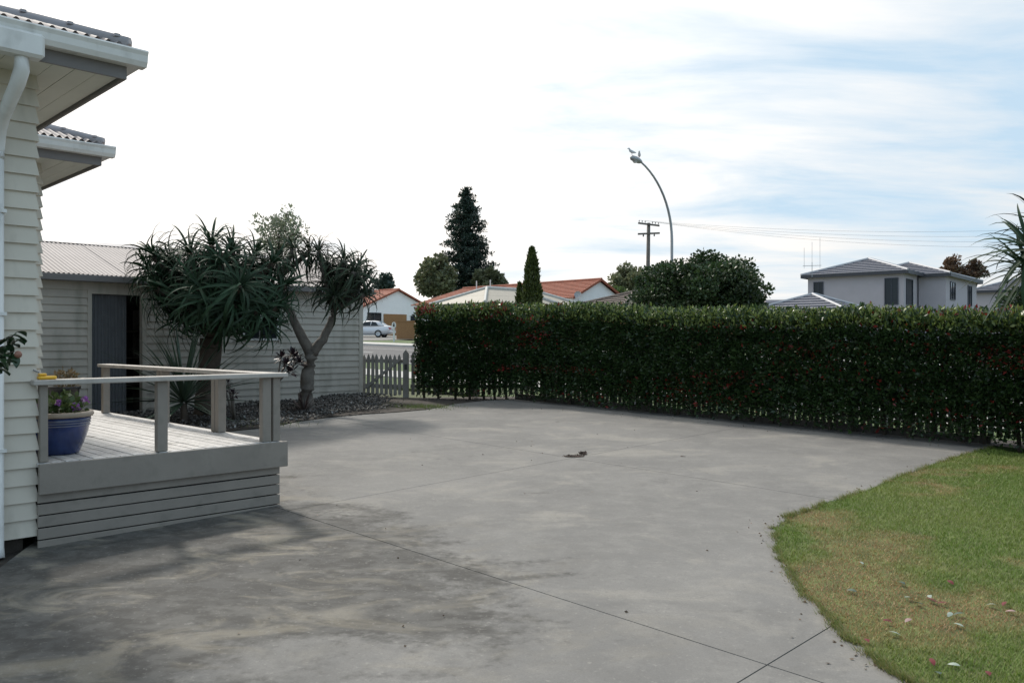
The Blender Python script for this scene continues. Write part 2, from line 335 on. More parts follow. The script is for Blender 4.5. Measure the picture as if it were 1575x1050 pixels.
# lawn
lawn = edge+[(2.6, 2.0), (9, 2.0), (11.5, 5.4), (6.4, 10.7)]
struct('lawn', sheet(lawn, -.004).mesh('lawn', mat('lawn_soil', (.10, .12, .035), .95, .35, 5., bump=.6, bscale=60)))
def blades(n, poly, box, hmin, hmax, wid, dens=None, dry=True, base=None):
    x = rng.uniform(box[0], box[1], n); y = box[2]+(box[3]-box[2])*rng.random(n)**1.5
    k = inpoly(x, y, poly) & (np.abs(x) < .66*y+.4); x = x[k]; y = y[k]; n = len(x)
    d1 = vnoise(x, y, 1.1)*.5+vnoise(x+9, y, 2.7)*.3+vnoise(x, y+5, 7)*.2
    near = sum(k_*np.exp(-(((x-a_)/p_)**2+((y-b_)/q_)**2)) for a_, b_, p_, q_, k_ in ((2.15, 5.6, .45, .40, .52), (2.4, 4.85, .62, .3, .36), (1.75, 5.2, .2, .5, .2), (2.75, 7.3, .5, .28, .22), (5.1, 9.4, .8, .3, .2), (3.1, 6.5, .6, .2, .12)))
    t = np.clip((d1+near-.60)*5.0+rng.normal(0, .22, n), 0, 1) if dry else np.zeros(n)
    green = np.array([.14, .215, .034]); gy = np.array([.30, .30, .09]); br = np.array([.37, .235, .115])
    u = rng.random(n)[:, None]; lush = np.clip(vnoise(x+3, y+7, 1.7)*1.7-.4, 0, 1)[:, None]
    base = green*(.75+.5*u)*(1-.0*lush)+(gy-green)*(.34*(1-lush))
    col = base*(1-t[:, None])+(br*(.6+.75*u))*t[:, None]
    h = rng.uniform(hmin, hmax, n)*(1-.45*t); a = rng.uniform(0, 2*np.pi, n); ln = rng.uniform(.2, 1.3, n)*h
    z = SL*(y-7.5)-.004; wd = wid*(.6+.8*rng.random(n))*(1+.08*y)
    dx = np.cos(a); dy = np.sin(a)
    V = np.empty((n, 3, 3), np.float32)
    V[:, 0] = np.stack([x-dy*wd, y+dx*wd, z], 1); V[:, 1] = np.stack([x+dy*wd, y-dx*wd, z], 1); V[:, 2] = np.stack([x+dx*ln, y+dy*ln, z+h], 1)
    return V.reshape(-1, 3), np.arange(3*n).reshape(-1, 3), np.repeat(col, 3, 0)
V, Fc, cc = blades(560000, [(x-.02, y) for x, y in edge]+lawn[len(edge):], (1.0, 9, 3.2, 11.2), .012, .032, .0017)
ep = np.array(edge); ne = 7000; ii = rng.integers(0, len(ep)-1, ne); tt_ = rng.random((ne, 1)); EP = ep[ii]*(1-tt_)+ep[ii+1]*tt_+rng.normal(0, .022, (ne, 2))
clm = vnoise(EP[:, 0], EP[:, 1], 5.)+vnoise(EP[:, 0], EP[:, 1], 14.)*.6
EP = EP[clm > .62]; ne = len(EP); an_ = rng.uniform(1.6, 4.7, ne); hh = rng.uniform(.015, .05, ne); ll = hh*rng.uniform(.5, 1.6, ne); zz1 = SL*(EP[:, 1]-7.5)-.002
V2 = np.empty((ne, 3, 3), np.float32); wd_ = .0026
V2[:, 0] = np.stack([EP[:, 0]-np.sin(an_)*wd_, EP[:, 1]+np.cos(an_)*wd_, zz1], 1); V2[:, 1] = np.stack([EP[:, 0]+np.sin(an_)*wd_, EP[:, 1]-np.cos(an_)*wd_, zz1], 1); V2[:, 2] = np.stack([EP[:, 0]+np.cos(an_)*ll, EP[:, 1]+np.sin(an_)*ll, zz1+hh], 1)
uu_ = rng.random((ne, 1)); c2 = np.array([.11, .19, .03])*(1-uu_)+np.array([.34, .28, .13])*uu_
V = np.concatenate([V, V2.reshape(-1, 3)]); cc = np.concatenate([cc, np.repeat(c2, 3, 0)]); Fc = np.arange(len(V)).reshape(-1, 3)
o = stuff(link('grass', mesh('grass', V, Fc, M_grass, cols=cc))); o['label'] = 'short mown lawn grass with dry brown patches'; o['category'] = 'grass'
# ------------------------------------------------------------------ the house on the left
H0 = (-3.63, 6.3, -.04)
house = thing('weatherboard_house', 'cream weatherboard house with white gutters and overhanging eaves beside the deck', 'house', H0, R(45))
def board_mesh(Ln, e, m, t=.032, mit=0):
    pr = [(0, 0), (-t, 0), (-.007, e+.012), (0, e+.012)]; b = MB().prism(pr, 'x', 0, Ln)
    if mit & 1: b.v[4:] = [(x-y, y, z) for x, y, z in b.v[4:]]
    if mit & 2: b.v[:4] = [(x+y, y, z) for x, y, z in b.v[:4]]
    return b.mesh('weatherboard', m)
def wallboards(parent, x0, x1, y, z0, z1, e, m, rz=0, mit=0, holes=()):
    n = int(round((z1-z0)/e)); e = (z1-z0)/n; cache = {}
    for i in range(n):
        za = z0+i*e; segs = [(x0, x1)]
        for hx0, hx1, hz0, hz1 in holes:
            if za+e > hz0+.01 and za < hz1-.01:
                segs = [s for a, b in segs for s in ((a, min(b, hx0)), (max(a, hx1), b)) if s[1]-s[0] > .02]
        for a, b in segs:
            k = round(b-a, 3)
            if k not in cache: cache[k] = board_mesh(b-a, e, m, mit=mit)
            if rz == 0: link('weatherboard', cache[k], parent, (a, y, za))
            else: link('weatherboard', cache[k], parent, (y, a, za), (0, 0, R(90)))
WT = 3.595
MB().box(-6, -.003, .003, 3.39, .1, WT).build('wall', M_cream, house)
MB().box(-6, .967, 3.403, 9, .1, WT).build('wall', M_cream, house)
wallboards(house, -5, 0, 0, .09, WT, .13, M_cream, mit=1)
wallboards(house, .001, 3.36, 0, .09, WT, .13, M_cream, 90, mit=2)
wallboards(house, .04, .97, 3.40, .09, WT, .13, M_cream, mit=1)
wallboards(house, 3.401, 8.6, .97, .09, WT, .13, M_cream, 90, mit=2)
MB().box(-5.9, -.06, .05, 9, -.06, .1).build('foundation', M_dirt, house)
OH = .50
def eave(x0, xc, yc, ylen, tag):        # eave corner at (xc+OH, yc-OH); front runs to -x, side runs to +y
    ex, ey = xc+OH, yc-OH
    # soffit boards along y
    n = int((ex-x0)/.15)
    for i in range(min(n, 14)):
        b = ex-.03-i*.15; y1 = yc+ylen if b-.07 > xc else yc+.0
        MB().box(b-.146, b, ey+.03, y1, WT-.02-.001*(i % 2), WT).build('soffit_board', M_soffit, house)
    MB().box(x0, ex-.021, ey, ey+.022, WT-.05, WT+.16).build('fascia', M_dark, house)
    MB().box(ex-.022, ex, ey, yc+ylen, WT-.05, WT+.16).build('fascia', M_dark, house)
    pr = [(0, .045), (0, .16), (-.012, .165), (-.118, .165), (-.125, .153), (-.112, .125), (-.105, .08), (-.085, .045)]
    MB().prism([(ey-.002+a, WT+b) for a, b in pr], 'x', x0, ex+.115).build('gutter', M_white, house)
    MB().prism([(ex+.002-a, WT+b) for a, b in pr], 'y', ey-.001, yc+ylen).build('gutter', M_white, house)
    # corrugated hip roof: front face and side face, 20 degrees
    T = math.tan(R(20)); zb = WT+.20; rx, ry = ex+.03, ey-.03
    D = 3.2; k = 6; pitch = .076
    nn = int(min(rx-x0, 7)/pitch*k); v = []; f = []
    for i in range(nn+1):
        s = i*pitch/k; zz_ = .016*math.sin(2*math.pi*i/k); d = min(s, D)
        v += [(rx-s, ry, zb+zz_), (rx-s, ry+d, zb+zz_+d*T)]
        if i: f.append((2*i-2, 2*i, 2*i+1, 2*i-1))
    link('roof_sheeting', mesh('roof_sheeting', v, f, M_roofiron, True), house)
    nn = int(min(ylen+OH, 6)/pitch*k); v = []; f = []
    for i in range(nn+1):
        s = i*pitch/k; zz_ = .016*math.sin(2*math.pi*i/k); d = min(s, D)
        v += [(rx, ry+s, zb+zz_), (rx-d, ry+s, zb+zz_+d*T)]
        if i: f.append((2*i-2, 2*i, 2*i+1, 2*i-1))
    link('roof_sheeting', mesh('roof_sheeting', v, f, M_roofiron, True), house)
    MB().tube([(rx-.02-t, ry+.02+t, zb+.015+t*T) for t in (0, .8, 1.6, 2.4, 3.2)], [.055]*5, 8).build('hip_cap', M_cap, house, smooth=True)
    for t in range(12):
        MB().box(-.02, .02, -.02, .02, 0, .02).build('cap_fixing', M_cap, house, (rx-.1-t*.25, ry+.04+t*.25, zb+.06+t*.25*T))
eave(-4.5, 0, 0, 3.3, 0)
eave(-1.0, .97, 3.40, 4.4, 1)
# downpipe on the near wall
dx = -.255
MB().box(dx-.16, dx+.16, -OH-.135, -OH-.004, WT-.07, WT+.10).build('rainwater_head', M_white, house, bevel=.02)
pts = [(dx+.03, -OH-.06, WT-.0), (dx+.03, -OH-.06, WT-.16), (dx+.02, -OH-.0, WT-.24), (dx-.0, -.22, WT-.42), (dx, -.12, WT-.5), (dx, -.075, WT-.62), (dx, -.075, WT-.7)]
MB().tube(pts, [.05, .05, .05, .046, .046, .045, .045], 12).build('downpipe', M_white, house, smooth=True)
MB().tube([(dx, -.075, WT-.65), (dx, -.075, .05), (dx, -.1, -.02)], .041, 12).build('downpipe', M_white, house, smooth=True)
for z in (.75, 1.75, 2.5):
    MB().box(dx-.048, dx+.048, -.122, -.01, z, z+.025).build('pipe_bracket', M_white, house)
sb = MB(); sb.add(sheet([gp(-140, 960), gp(51, 836), gp(20, 800), gp(-140, 800)], -.03).v, [(0, 1, 2, 3)]); struct('soil_strip', sb.mesh('soil_strip', M_dirt))
# ------------------------------------------------------------------ deck
deck = thing('timber_deck', 'raised grey timber deck with low handrail beside the cream house', 'deck', H0, R(45))
DW, DL, DH = 2.03, 5.1, .64
n = 20; pw = DW/n
for i in range(n):
    x0 = i*pw; y1 = DL if x0 > 1.0 else 3.36
    ofs = random.uniform(-.002, .002)
    MB().box(x0+.004 if i else .012, x0+pw-.004, -.07, y1, DH-.03+ofs, DH+ofs).build('deck_board', M_plank, deck, bevel=.003)
MB().box(.01, DW+.06, -.105, -.072, DH-.235, DH-.004).build('fascia_board', M_deckpaint, deck, bevel=.004)
MB().box(DW+.005, DW+.04, -.07, DL, DH-.235, DH-.006).build('fascia_board', M_deckpaint, deck, bevel=.004)
sh = .083; zz0 = -.03
for i in range(5):
    z0 = zz0+i*(sh+.009)
    MB().box(.012, DW, -.06-random.uniform(0, .004), -.04, z0, z0+sh-random.uniform(0, .003)).build('slat', M_deckpaint, deck, bevel=.003)
    MB().box(DW-.03, DW-.006, -.038, DL, z0, z0+sh).build('slat', M_deckpaint, deck)
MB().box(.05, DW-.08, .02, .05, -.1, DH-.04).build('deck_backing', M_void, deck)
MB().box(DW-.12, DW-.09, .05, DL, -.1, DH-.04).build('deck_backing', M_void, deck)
RT = DH+.63
def post(x, y, sx, sy): MB().box(x-sx/2, x+sx/2, y-sy/2, y+sy/2, DH-.0+.003, RT-.042).build('post', M_deckpaint, deck, bevel=.004)
post(.055, -.03, .055, .07); post(.95, -.03, .085, .07); post(1.90, -.03, .085, .07); post(1.995, -.03, .07, .085)
for y in (1.02, 1.11, 2.40, 2.49, 4.25): post(1.975, y, .085, .075)
MB().box(-.03, DW+.06, -.115, .035, RT-.04, RT).build('handrail', M_rail, deck, bevel=.006)
MB().box(DW-.115, DW+.045, .037, 4.38, RT-.04, RT-.001).build('handrail', M_rail, deck, bevel=.006)
# ------------------------------------------------------------------ pots
def leafcloud(n, cen, rad, size, asp, colA, colB, up=.3, shell=.0, flat=.0):
    d = rng.normal(size=(n, 3)); d /= np.linalg.norm(d, axis=1)[:, None]
    r = (shell+(1-shell)*rng.random(n))[:, None]**.5
    P = np.array(cen)+d*r*np.array(rad)
    return leafat(P, d, size, asp, colA, colB, up)
def leafat(P, d, size, asp, colA, colB, up=.3, jit=.9):
    n = len(P)
    t = d+rng.normal(size=(n, 3))*jit; t[:, 2] += up; t /= np.linalg.norm(t, axis=1)[:, None]
    s = np.cross(t, rng.normal(size=(n, 3))); s /= np.linalg.norm(s, axis=1)[:, None]; nn = np.cross(t, s)
    L_ = (size*rng.uniform(.65, 1.3, n))[:, None]; W_ = L_*asp
    V = np.empty((n, 4, 3), np.float32)
    V[:, 0] = P; V[:, 1] = P+t*L_*.5+s*W_+nn*W_*.35; V[:, 2] = P+t*L_; V[:, 3] = P+t*L_*.5-s*W_+nn*W_*.35
    u = rng.random((n, 1)); col = np.array(colA)*(1-u)+np.array(colB)*u
    return V.reshape(-1, 3), np.arange(4*n).reshape(-1, 4), np.repeat(col, 4, 0)
def joinl(parts):
    off = 0; A = []; B = []; Cc = []
    for v, f, c in parts: A.append(v); B.append(f+off); Cc.append(c); off += len(v)
    return np.concatenate(A), np.concatenate(B), np.concatenate(Cc)
def dw(x, y, z): return Vector((H0[0]+Q*(x-y), H0[1]+Q*(x+y), H0[2]+z))
M_blue = mat('blue_glaze', (.014, .032, .12), .22, .4, 6., coat=.4)
M_rimc = mat('pale_clay_rim', (.33, .27, .21), .5, .15)
pp = dw(.30, .45, DH+.002)
pot = thing('plant_pot', 'large blue glazed pot with purple flowers on the deck', 'plant pot', pp)
MB().lathe([(0, .0), (.155, 0), (.165, .02), (.19, .08), (.225, .18), (.24, .26), (.245, .30), (.225, .30), (.21, .27), (0, .27)], 36).build('pot_body', M_blue, pot, smooth=True)
MB().lathe([(.236, .303), (.258, .303), (.268, .32), (.262, .342), (.235, .345), (.215, .33), (.21, .303)], 36).build('rim', M_rimc, pot, smooth=True)
for z, r in ((.275, .2445), (.255, .2415), (.235, .2375)): MB().lathe([(r-.004, z-.005), (r+.004, z), (r-.004, z+.005)], 36).build('band', mat('band', (.16, .17, .22), .3), pot, smooth=True)
MB().lathe([(.21, .3), (0, .315)], 20).build('soil', M_dirt, pot)
v, f, c = leafcloud(420, (0, 0, .36), (.21, .21, .13), .055, .38, (.06, .10, .03), (.13, .17, .06), .5)
stuff(link('foliage', mesh('foliage', v, f, M_leafattr, cols=c), pot))
for (a, b, h) in ((.1, -.17, .42), (.2, .05, .43), (-.05, -.2, .40), (.17, -.06, .38)):
    v, f, c = leafcloud(16, (a, b, h), (.025, .025, .018), .03, .5, (.26, .10, .36), (.36, .16, .46), .4)
    link('flower', mesh('flower', v, f, M_leafattr, cols=c), pot)
pp = dw(1.62, 4.72, DH+.002)
pot2 = thing('plant_pot', 'black plastic pot with a wilted plant at the far end of the deck', 'plant pot', pp)
MB().lathe([(0, 0), (.15, 0), (.185, .30), (.20, .302), (.20, .335), (.18, .335), (.175, .29), (0, .28)], 28).build('pot_body', M_black, pot2, smooth=True)
v, f, c = leafcloud(160, (.03, 0, .42), (.15, .15, .13), .07, .25, (.12, .11, .05), (.22, .15, .09), .6)
stuff(link('foliage', mesh('foliage', v, f, M_leafattr, cols=c), pot2))
M_yel = mat('yellow_plastic', (.75, .42, .03), .35, .05)
tp = dw(.075, -.04, RT+.001)
tool = thing('plastic_tool', 'small yellow plastic object lying on the deck handrail by the house', 'tool', tp, R(50))
MB().box(-.06, .07, -.03, .03, 0, .028).build('body', M_yel, tool, bevel=.01)
MB().box(-.055, .0, -.024, .024, .029, .048).build('handle', M_yel, tool, bevel=.008)
MB().tube([(-.05, 0, .055), (-.09, .0, .075)], .008, 6).build('nozzle', M_metal, tool)
# ------------------------------------------------------------------ the garage / shed
S0 = (-3.31, 18.2, .30)
shed = thing('weatherboard_shed', 'long cream weatherboard shed with corrugated iron roof behind the aloe trees', 'shed', S0, R(45))
SWL, SD, SE = 8.6, 4.6, 2.30
dr = (-5.55, -4.70); dzt = 2.04; wn = (-2.74, -2.04, 1.28, 1.70)
hl = [(dr[0]-.07, dr[1]+.07, -.5, dzt+.06), (wn[0]-.04, wn[1]+.04, wn[2]-.04, wn[3]+.04)]
for a, b, z0, z1 in ((-SWL, dr[0], -.2, SE), (dr[1], wn[0], -.2, SE), (dr[0], dr[1], dzt, SE), (wn[0], wn[1], -.2, wn[2]), (wn[0], wn[1], wn[3], SE), (wn[1], 0, -.2, SE)):
    MB().box(a, b, .003, .10, z0, z1).build('wall', M_shed, shed)
wallboards(shed, -SWL, -.07, 0, -.10, SE-.2, .129, M_shed, holes=hl)
MB().box(-SWL, -.075, -.032, -.002, SE-.2, SE-.01).build('frieze_board', M_shed, shed)
MB().box(-.072, .032, -.036, -.001, -.12, SE-.01).build('corner_board', M_shed, shed); MB().box(.004, .036, .001, .09, -.12, SE).build('corner_board', M_shed, shed)
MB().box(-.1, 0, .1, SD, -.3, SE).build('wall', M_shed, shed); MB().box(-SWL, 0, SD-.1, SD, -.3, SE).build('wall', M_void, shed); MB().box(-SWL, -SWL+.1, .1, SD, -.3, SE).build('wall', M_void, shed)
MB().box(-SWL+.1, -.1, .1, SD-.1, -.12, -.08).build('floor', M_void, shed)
wallboards(shed, .1, SD, .003, -.10, SE, .129, M_shed, 90)
for a, b, z0, z1 in ((dr[0]-.07, dr[0], -.12, dzt+.06), (dr[1], dr[1]+.07, -.12, dzt+.06), (dr[0], dr[1], dzt, dzt+.06)):
    MB().box(a, b, -.035, .02, z0, z1).build('door_frame', M_shed, shed)
M_ddoor = mat('grey_ribbed_door', (.11, .115, .125), .5, .1)
v = []; f = []
for i in range(61):
    x = dr[0]+.01+i*.0098; y = .05+.008*(1 if (i//3) % 2 else -1); v += [(x, y, -.1), (x, y, dzt-.005)]
    if i: f.append((2*i-2, 2*i, 2*i+1, 2*i-1))
link('sliding_door', mesh('sliding_door', v, f, M_ddoor), shed)
for a, b, z0, z1 in ((wn[0]-.04, wn[0], wn[2]-.04, wn[3]+.04), (wn[1], wn[1]+.04, wn[2]-.04, wn[3]+.04), (wn[0], wn[1], wn[2]-.04, wn[2]), (wn[0], wn[1], wn[3], wn[3]+.04), (-2.41, -2.37, wn[2], wn[3])):
    MB().box(a, b, -.034, .02, z0, z1).build('window_frame', M_white, shed)
for a, b in ((wn[0], -2.412), (-2.368, wn[1])): MB().box(a, b, .02, .028, wn[2], wn[3]).build('pane', M_glass, shed)
# roof: gable with ridge along x; sheets of corrugated iron as pieces
RP = math.atan2(.80, SD/2+.25); run = (SD/2+.25)/math.cos(RP); k = 6; per = .0762
v = []; f = []; nw = 10
for i in range(nw*k+1):
    x = i*per/k; z = .012*math.sin(2*math.pi*i/k); v += [(x, 0, z), (x, run, z)]
    if i: f.append((2*i-2, 2*i, 2*i+1, 2*i-1))
sm = mesh('roof_sheet', v, f, M_roofiron, True)
ns = 12; SX = 1
for i in range(ns):
    x = -SWL-.2+i*(nw*per-.006)
    link('roof_sheet', sm, shed, (x, -.25, SE+.05+.003*(i % 2)), (RP, 0, 0))
    link('roof_sheet', sm, shed, (x+nw*per, SD+.25, SE+.05+.003*(i % 2)), (RP, 0, math.pi))
zr = SE+.05+.80
MB().prism([(SD/2-.16, zr-.03), (SD/2-.03, zr+.035), (SD/2+.03, zr+.035), (SD/2+.16, zr-.03), (SD/2, zr+.015)], 'x', -SWL-.2, .42).build('ridge_cap', M_cap, shed)
MB().box(-SWL-.2, .16, -.27, -.14, SE-.07, SE+.045).build('gutter', M_dark, shed, bevel=.01)
MB().box(-SWL-.2, .3, -.14, -.036, SE-.05, SE-.012).build('soffit', M_shed, shed)
MB().add([(.02, 0, SE), (.02, SD, SE), (.02, SD/2, zr-.05), (-.05, 0, SE), (-.05, SD, SE), (-.05, SD/2, zr-.05)], [(0, 1, 2), (3, 5, 4), (0, 3, 4, 1), (1, 4, 5, 2), (2, 5, 3, 0)]).build('gable', M_shed, shed)
def sw(x, y, z): return Vector((S0[0]+Q*(x-y), S0[1]+Q*(x+y), S0[2]+z))
sf = thing('storage_shelf', 'dark shelf just inside the open shed doorway', 'shelf', sw(-4.86, 1.0, -.08), R(45))
for z in (.5, 1.0, 1.5): MB().box(-.4, .5, -.2, .25, z-.02, z).build('shelf_board', M_barkd, sf)
for x in (-.4, .47): MB().box(x, x+.03, -.2, .25, 0, 1.9).build('upright', M_barkd, sf)
t = thing('storage_tub', 'teal plastic tub on the shelf in the shed doorway', 'tub', sw(-4.92, 1.0, .925), R(45)); MB().lathe([(0, 0), (.15, 0), (.19, .27), (.20, .27), (.20, .29), (.17, .29), (.15, .02), (0, .02)], 20).build('tub_body', mat('teal_plastic', (.03, .22, .2), .4), t, smooth=True)
MB().lathe([(.0, .33), (.15, .325), (.205, .30), (.205, .291), (.18, .291)], 20).build('lid', mat('teal_lid', (.12, .3, .3), .4), t, smooth=True)
t = thing('cardboard_box', 'orange brown box above the teal tub in the shed', 'box', sw(-4.84, 1.0, 1.422), R(52)); MB().box(-.14, .14, -.12, .12, 0, .2).build('box_body', mat('orange_card', (.4, .14, .06), .7), t); MB().box(-.145, .145, -.125, .125, .201, .215).build('lid', mat('tan_card', (.3, .18, .1), .7), t)
# ------------------------------------------------------------------ mulch bed
bed = [gp(*p) for p in ((415, 657), (455, 649), (505, 642), (560, 637), (610, 634), (655, 630), (700, 621))]+[(-1.4, 17.55), (-2.2, 17.75)]+[tuple(sw(.0, -.03, 0))[:2], tuple(sw(-8, -.03, 0))[:2], uv(4.2, 13.5), uv(4.0, 11.9)]
bo = struct('garden_bed', sheet(bed, .012).mesh('garden_bed', M_dirt))
xs = rng.uniform(-8, -1, 26000); yy = rng.uniform(11, 18.5, 26000); kk = inpoly(xs, yy, bed) & (xs/yy*F+787.5 < 590+rng.normal(0, 14, len(xs))); xs = xs[kk][:7500]; yy = yy[kk][:7500]
bv = []; n_ = len(xs); sz = rng.uniform(.008, .032, n_); oc = np.array([(1,0,0),(0,1,0),(-1,0,0),(0,-1,0),(0,0,.7),(0,0,-.7)])
hm = .05*np.clip(vnoise(xs, yy, 1.4)*2-.3, 0, 1)
P = np.stack([xs, yy, SL*(yy-7.5)+.015+hm+rng.uniform(0, .03, n_)], 1)
rv = rng.normal(0, .35, (n_, 6, 3)); Vv = P[:, None]+(oc[None]+rv)*sz[:, None, None]
ff = np.array([(0,1,4),(1,2,4),(2,3,4),(3,0,4),(1,0,5),(2,1,5),(3,2,5),(0,3,5)]); Ff = (ff[None]+6*np.arange(n_)[:, None, None]).reshape(-1, 3)
gcol = rng.uniform(.05, .15, (n_, 1))*np.array([[1, .93, .86]]); gcol[rng.random(n_) < .03] = (.3, .3, .29)
o = stuff(link('mulch_stones', mesh('mulch_stones', Vv.reshape(-1, 3), Ff, mat('stone', (1, 1, 1), .8, .2, 30, attr=True), cols=np.repeat(gcol, 6, 0)))); o['label'] = 'dark stones and bark covering the garden bed'; o['category'] = 'gravel'
def tuft(px, py, n, spread, h, label, col=((.07, .13, .02), (.16, .2, .05))):
    x, y = gp(px, py); x = x+rng.normal(0, spread, n); y = y+rng.normal(0, spread*.6, n); z = SL*(y-7.5)
    a = rng.uniform(0, 6.28, n); hh = rng.uniform(.4, 1, n)*h; l_ = hh*rng.uniform(.2, 1, n); wd = .004
    V = np.stack([np.stack([x-np.sin(a)*wd, y+np.cos(a)*wd, z], 1), np.stack([x+np.sin(a)*wd, y-np.cos(a)*wd, z], 1), np.stack([x+np.cos(a)*l_, y+np.sin(a)*l_, z+hh], 1)], 1).reshape(-1, 3)
    u = rng.random((n, 1)); c = np.array(col[0])*(1-u)+np.array(col[1])*u
    o = stuff(link('weeds', mesh('weeds', V, np.arange(3*n).reshape(-1, 3), M_grass, cols=np.repeat(c, 3, 0)))); o['label'] = label; o['category'] = 'weeds'
tuft(650, 627, 700, .28, .09, 'green grass tuft growing at the corner of the bed by the gate')
tuft(322, 790, 110, .06, .07, 'small grass tuft growing against the deck skirting')
tuft(385, 652, 500, .35, .08, 'green weeds at the bed edge behind the deck corner')
tuft(600, 624, 600, .42, .05, 'sparse weeds below the picket gate')
# ------------------------------------------------------------------ sword-leaved plants
def ribbon(Ln, wd, el0, droop, seg=7, thick=.12, tip=.9):
    v = []; f = []; x = 0; z = 0; a = el0
    for i in range(seg+1):
        t = i/seg; ww = wd*(min(1, .55+2.2*t) if t < .2 else 1)*(1-t**2.2)*1.0+.0015
        v += [(x, -ww, z+ww*thick*4), (x, 0, z), (x, ww, z+ww*thick*4)]
        if i: b = 3*i; f += [(b-3, b, b+1, b-2), (b-2, b+1, b+2, b-1)]
        x += math.cos(a)*Ln/seg; z += math.sin(a)*Ln/seg; a -= droop/seg*(.5+1.2*t)
    return v, f
def leafset(m, Ln, wd, els, droops, name='leaf'):
    return [mesh(name, *ribbon(Ln*random.uniform(.8, 1.1), wd, e, d), m, True) for e in els for d in droops]
def rosette(parent, meshes, pos, axis, n, lo, hi, store):
    Rm = Vector((0, 0, 1)).rotation_difference(Vector(axis).normalized()).to_matrix().to_4x4()
    for i in range(n):
        t = (i+.5)/n; me = meshes[min(len(meshes)-1, int((lo+(hi-lo)*t)*len(meshes)))]
        s = random.uniform(.8, 1.15)*(.75+.25*t)
        M = Matrix.Translation(pos) @ Rm @ Matrix.Rotation(i*2.399+random.uniform(-.25, .25), 4, 'Z') @ Matrix.Translation((.03, 0, -.10*t)) @ Matrix.Rotation(random.uniform(-.25, .25), 4, 'X') @ Matrix.Diagonal((s, s*random.uniform(.8, 1.2), s, 1))
        store.append((me, M))
def place(parent, store, base, limit=300):
    store = sorted(store, key=lambda q: (base+q[1].translation).y)
    for me, M in store[:limit]:
        o = bpy.data.objects.new('leaf', me); C.objects.link(o); o.parent = parent; o.matrix_local = M
    if len(store) > limit:
        A = []; B = []; off = 0
        for me, M in store[limit:]:
            n = len(me.vertices); co = np.empty(n*3, np.float32); me.vertices.foreach_get('co', co); co = co.reshape(-1, 3)
            m = np.array(M); A.append(co @ m[:3, :3].T+m[:3, 3]); q = np.empty(len(me.polygons)*4, np.int32); me.loops.foreach_get('vertex_index', q); B.append(q.reshape(-1, 4)+off); off += n
        stuff(link('foliage', mesh('foliage', np.concatenate(A), np.concatenate(B), store[0][0].materials[0], True), parent))
def aloe(name, label, base, trunk, limbs, tips, m, Ln, wd, n, lim=300, bark=M_bark, spread=1.0, drop=(1.6, 2.4, 3.2)):
    base = Vector(base); t = thing(name, label, 'aloe tree', base)
    for nm, pts, rad in [('trunk',)+trunk]+[('limb',)+l for l in limbs]:
        pts = [Vector(p)-base for p in pts]
        # resample for gentle irregularity
        q = []; rr = []
        for i in range(len(pts)-1):
            for j in range(4):
                s = j/4; q.append(pts[i].lerp(pts[i+1], s)+Vector((random.gauss(0, .008), random.gauss(0, .008), 0))); rr.append((rad[i]*(1-s)+rad[i+1]*s)*random.uniform(.97, 1.03))
        q.append(pts[-1]); rr.append(rad[-1]); MB().tube(q, rr, 12).build(nm, bark, t, smooth=True)
    ms = leafset(m, Ln, wd, [R(e) for e in (72, 52, 36, 20, 5, -15, -40)], drop)
    st = []
    for p, ax in tips: rosette(t, ms, Vector(p)-base, ax, n, 0, 1, st)
    place(t, st, base, lim); return t
def tipset2(pxs, Yc, dy, cx, cy, up=.45):
    r = []; c0 = at(cx, cy, Yc)
    for q in pxs:
        Y = q[2] if len(q) > 2 else Yc+random.uniform(-dy, dy); p = at(q[0], q[1], Y); d = (p-c0).normalized(); r.append((p, tuple(d+Vector((0, 0, up)))))
    return r
def tipset(pxs, Yc, dy, cx, cy, out=.5):
    r = []
    for px, py in pxs:
        Y = Yc+random.uniform(-dy, dy); p = at(px, py, Y); r.append((p, ((px-cx)/90*out, (Y-Yc)/1.0*out-.1, 1)))
    return r
def G3(px, Y, dz=0): return Vector(((px-787.5)/F*Y, Y, g(Y)+dz))
A1 = [(228, 412), (236, 390), (262, 400), (292, 386), (325, 374), (358, 384), (392, 392), (420, 402), (250, 425), (285, 418), (320, 408), (362, 418), (400, 424), (300, 446), (345, 448), (385, 450), (272, 446), (412, 455), (330, 430), (372, 470), (315, 470), (240, 440), (258, 462, 13.9), (290, 470, 13.5), (325, 462, 13.3), (360, 466, 13.3), (395, 476, 13.5), (425, 470, 13.8), (345, 488, 13.5), (405, 495, 13.9), (305, 440, 13.3), (370, 438, 13.2), (340, 405, 13.4), (280, 490, 13.9), (440, 435, 14.0)]
b1 = G3(318, 14.2, -.05); fk = at(325, 520, 14.2)
T1 = tipset2(A1, 14.2, .7, 335, 462)
limbs = [([fk, (fk+p)/2+Vector((0, 0, .12)), p-Vector((0, 0, .05))], [.085, .055, .045]) for p, a in T1]
aloe('tree_aloe', 'broad tree aloe with dense drooping crown and thick trunk behind the deck', b1, ([b1, at(318, 590, 14.2), fk], [.23, .17, .19]), limbs, T1, M_aloe, .90, .025, 44, 300, M_barkd)
A2 = [(428, 392), (452, 380), (476, 384), (505, 402), (530, 398), (553, 408), (520, 428), (546, 432), (562, 424), (503, 432), (535, 450), (490, 385), (560, 450, 15.0), (515, 455, 14.9), (545, 415, 14.8), (530, 420, 15.7)]
b2 = G3(470, 15.3, -.05); f2 = at(478, 545, 15.3)
T2 = tipset2(A2, 15.3, .5, 500, 455, .6)
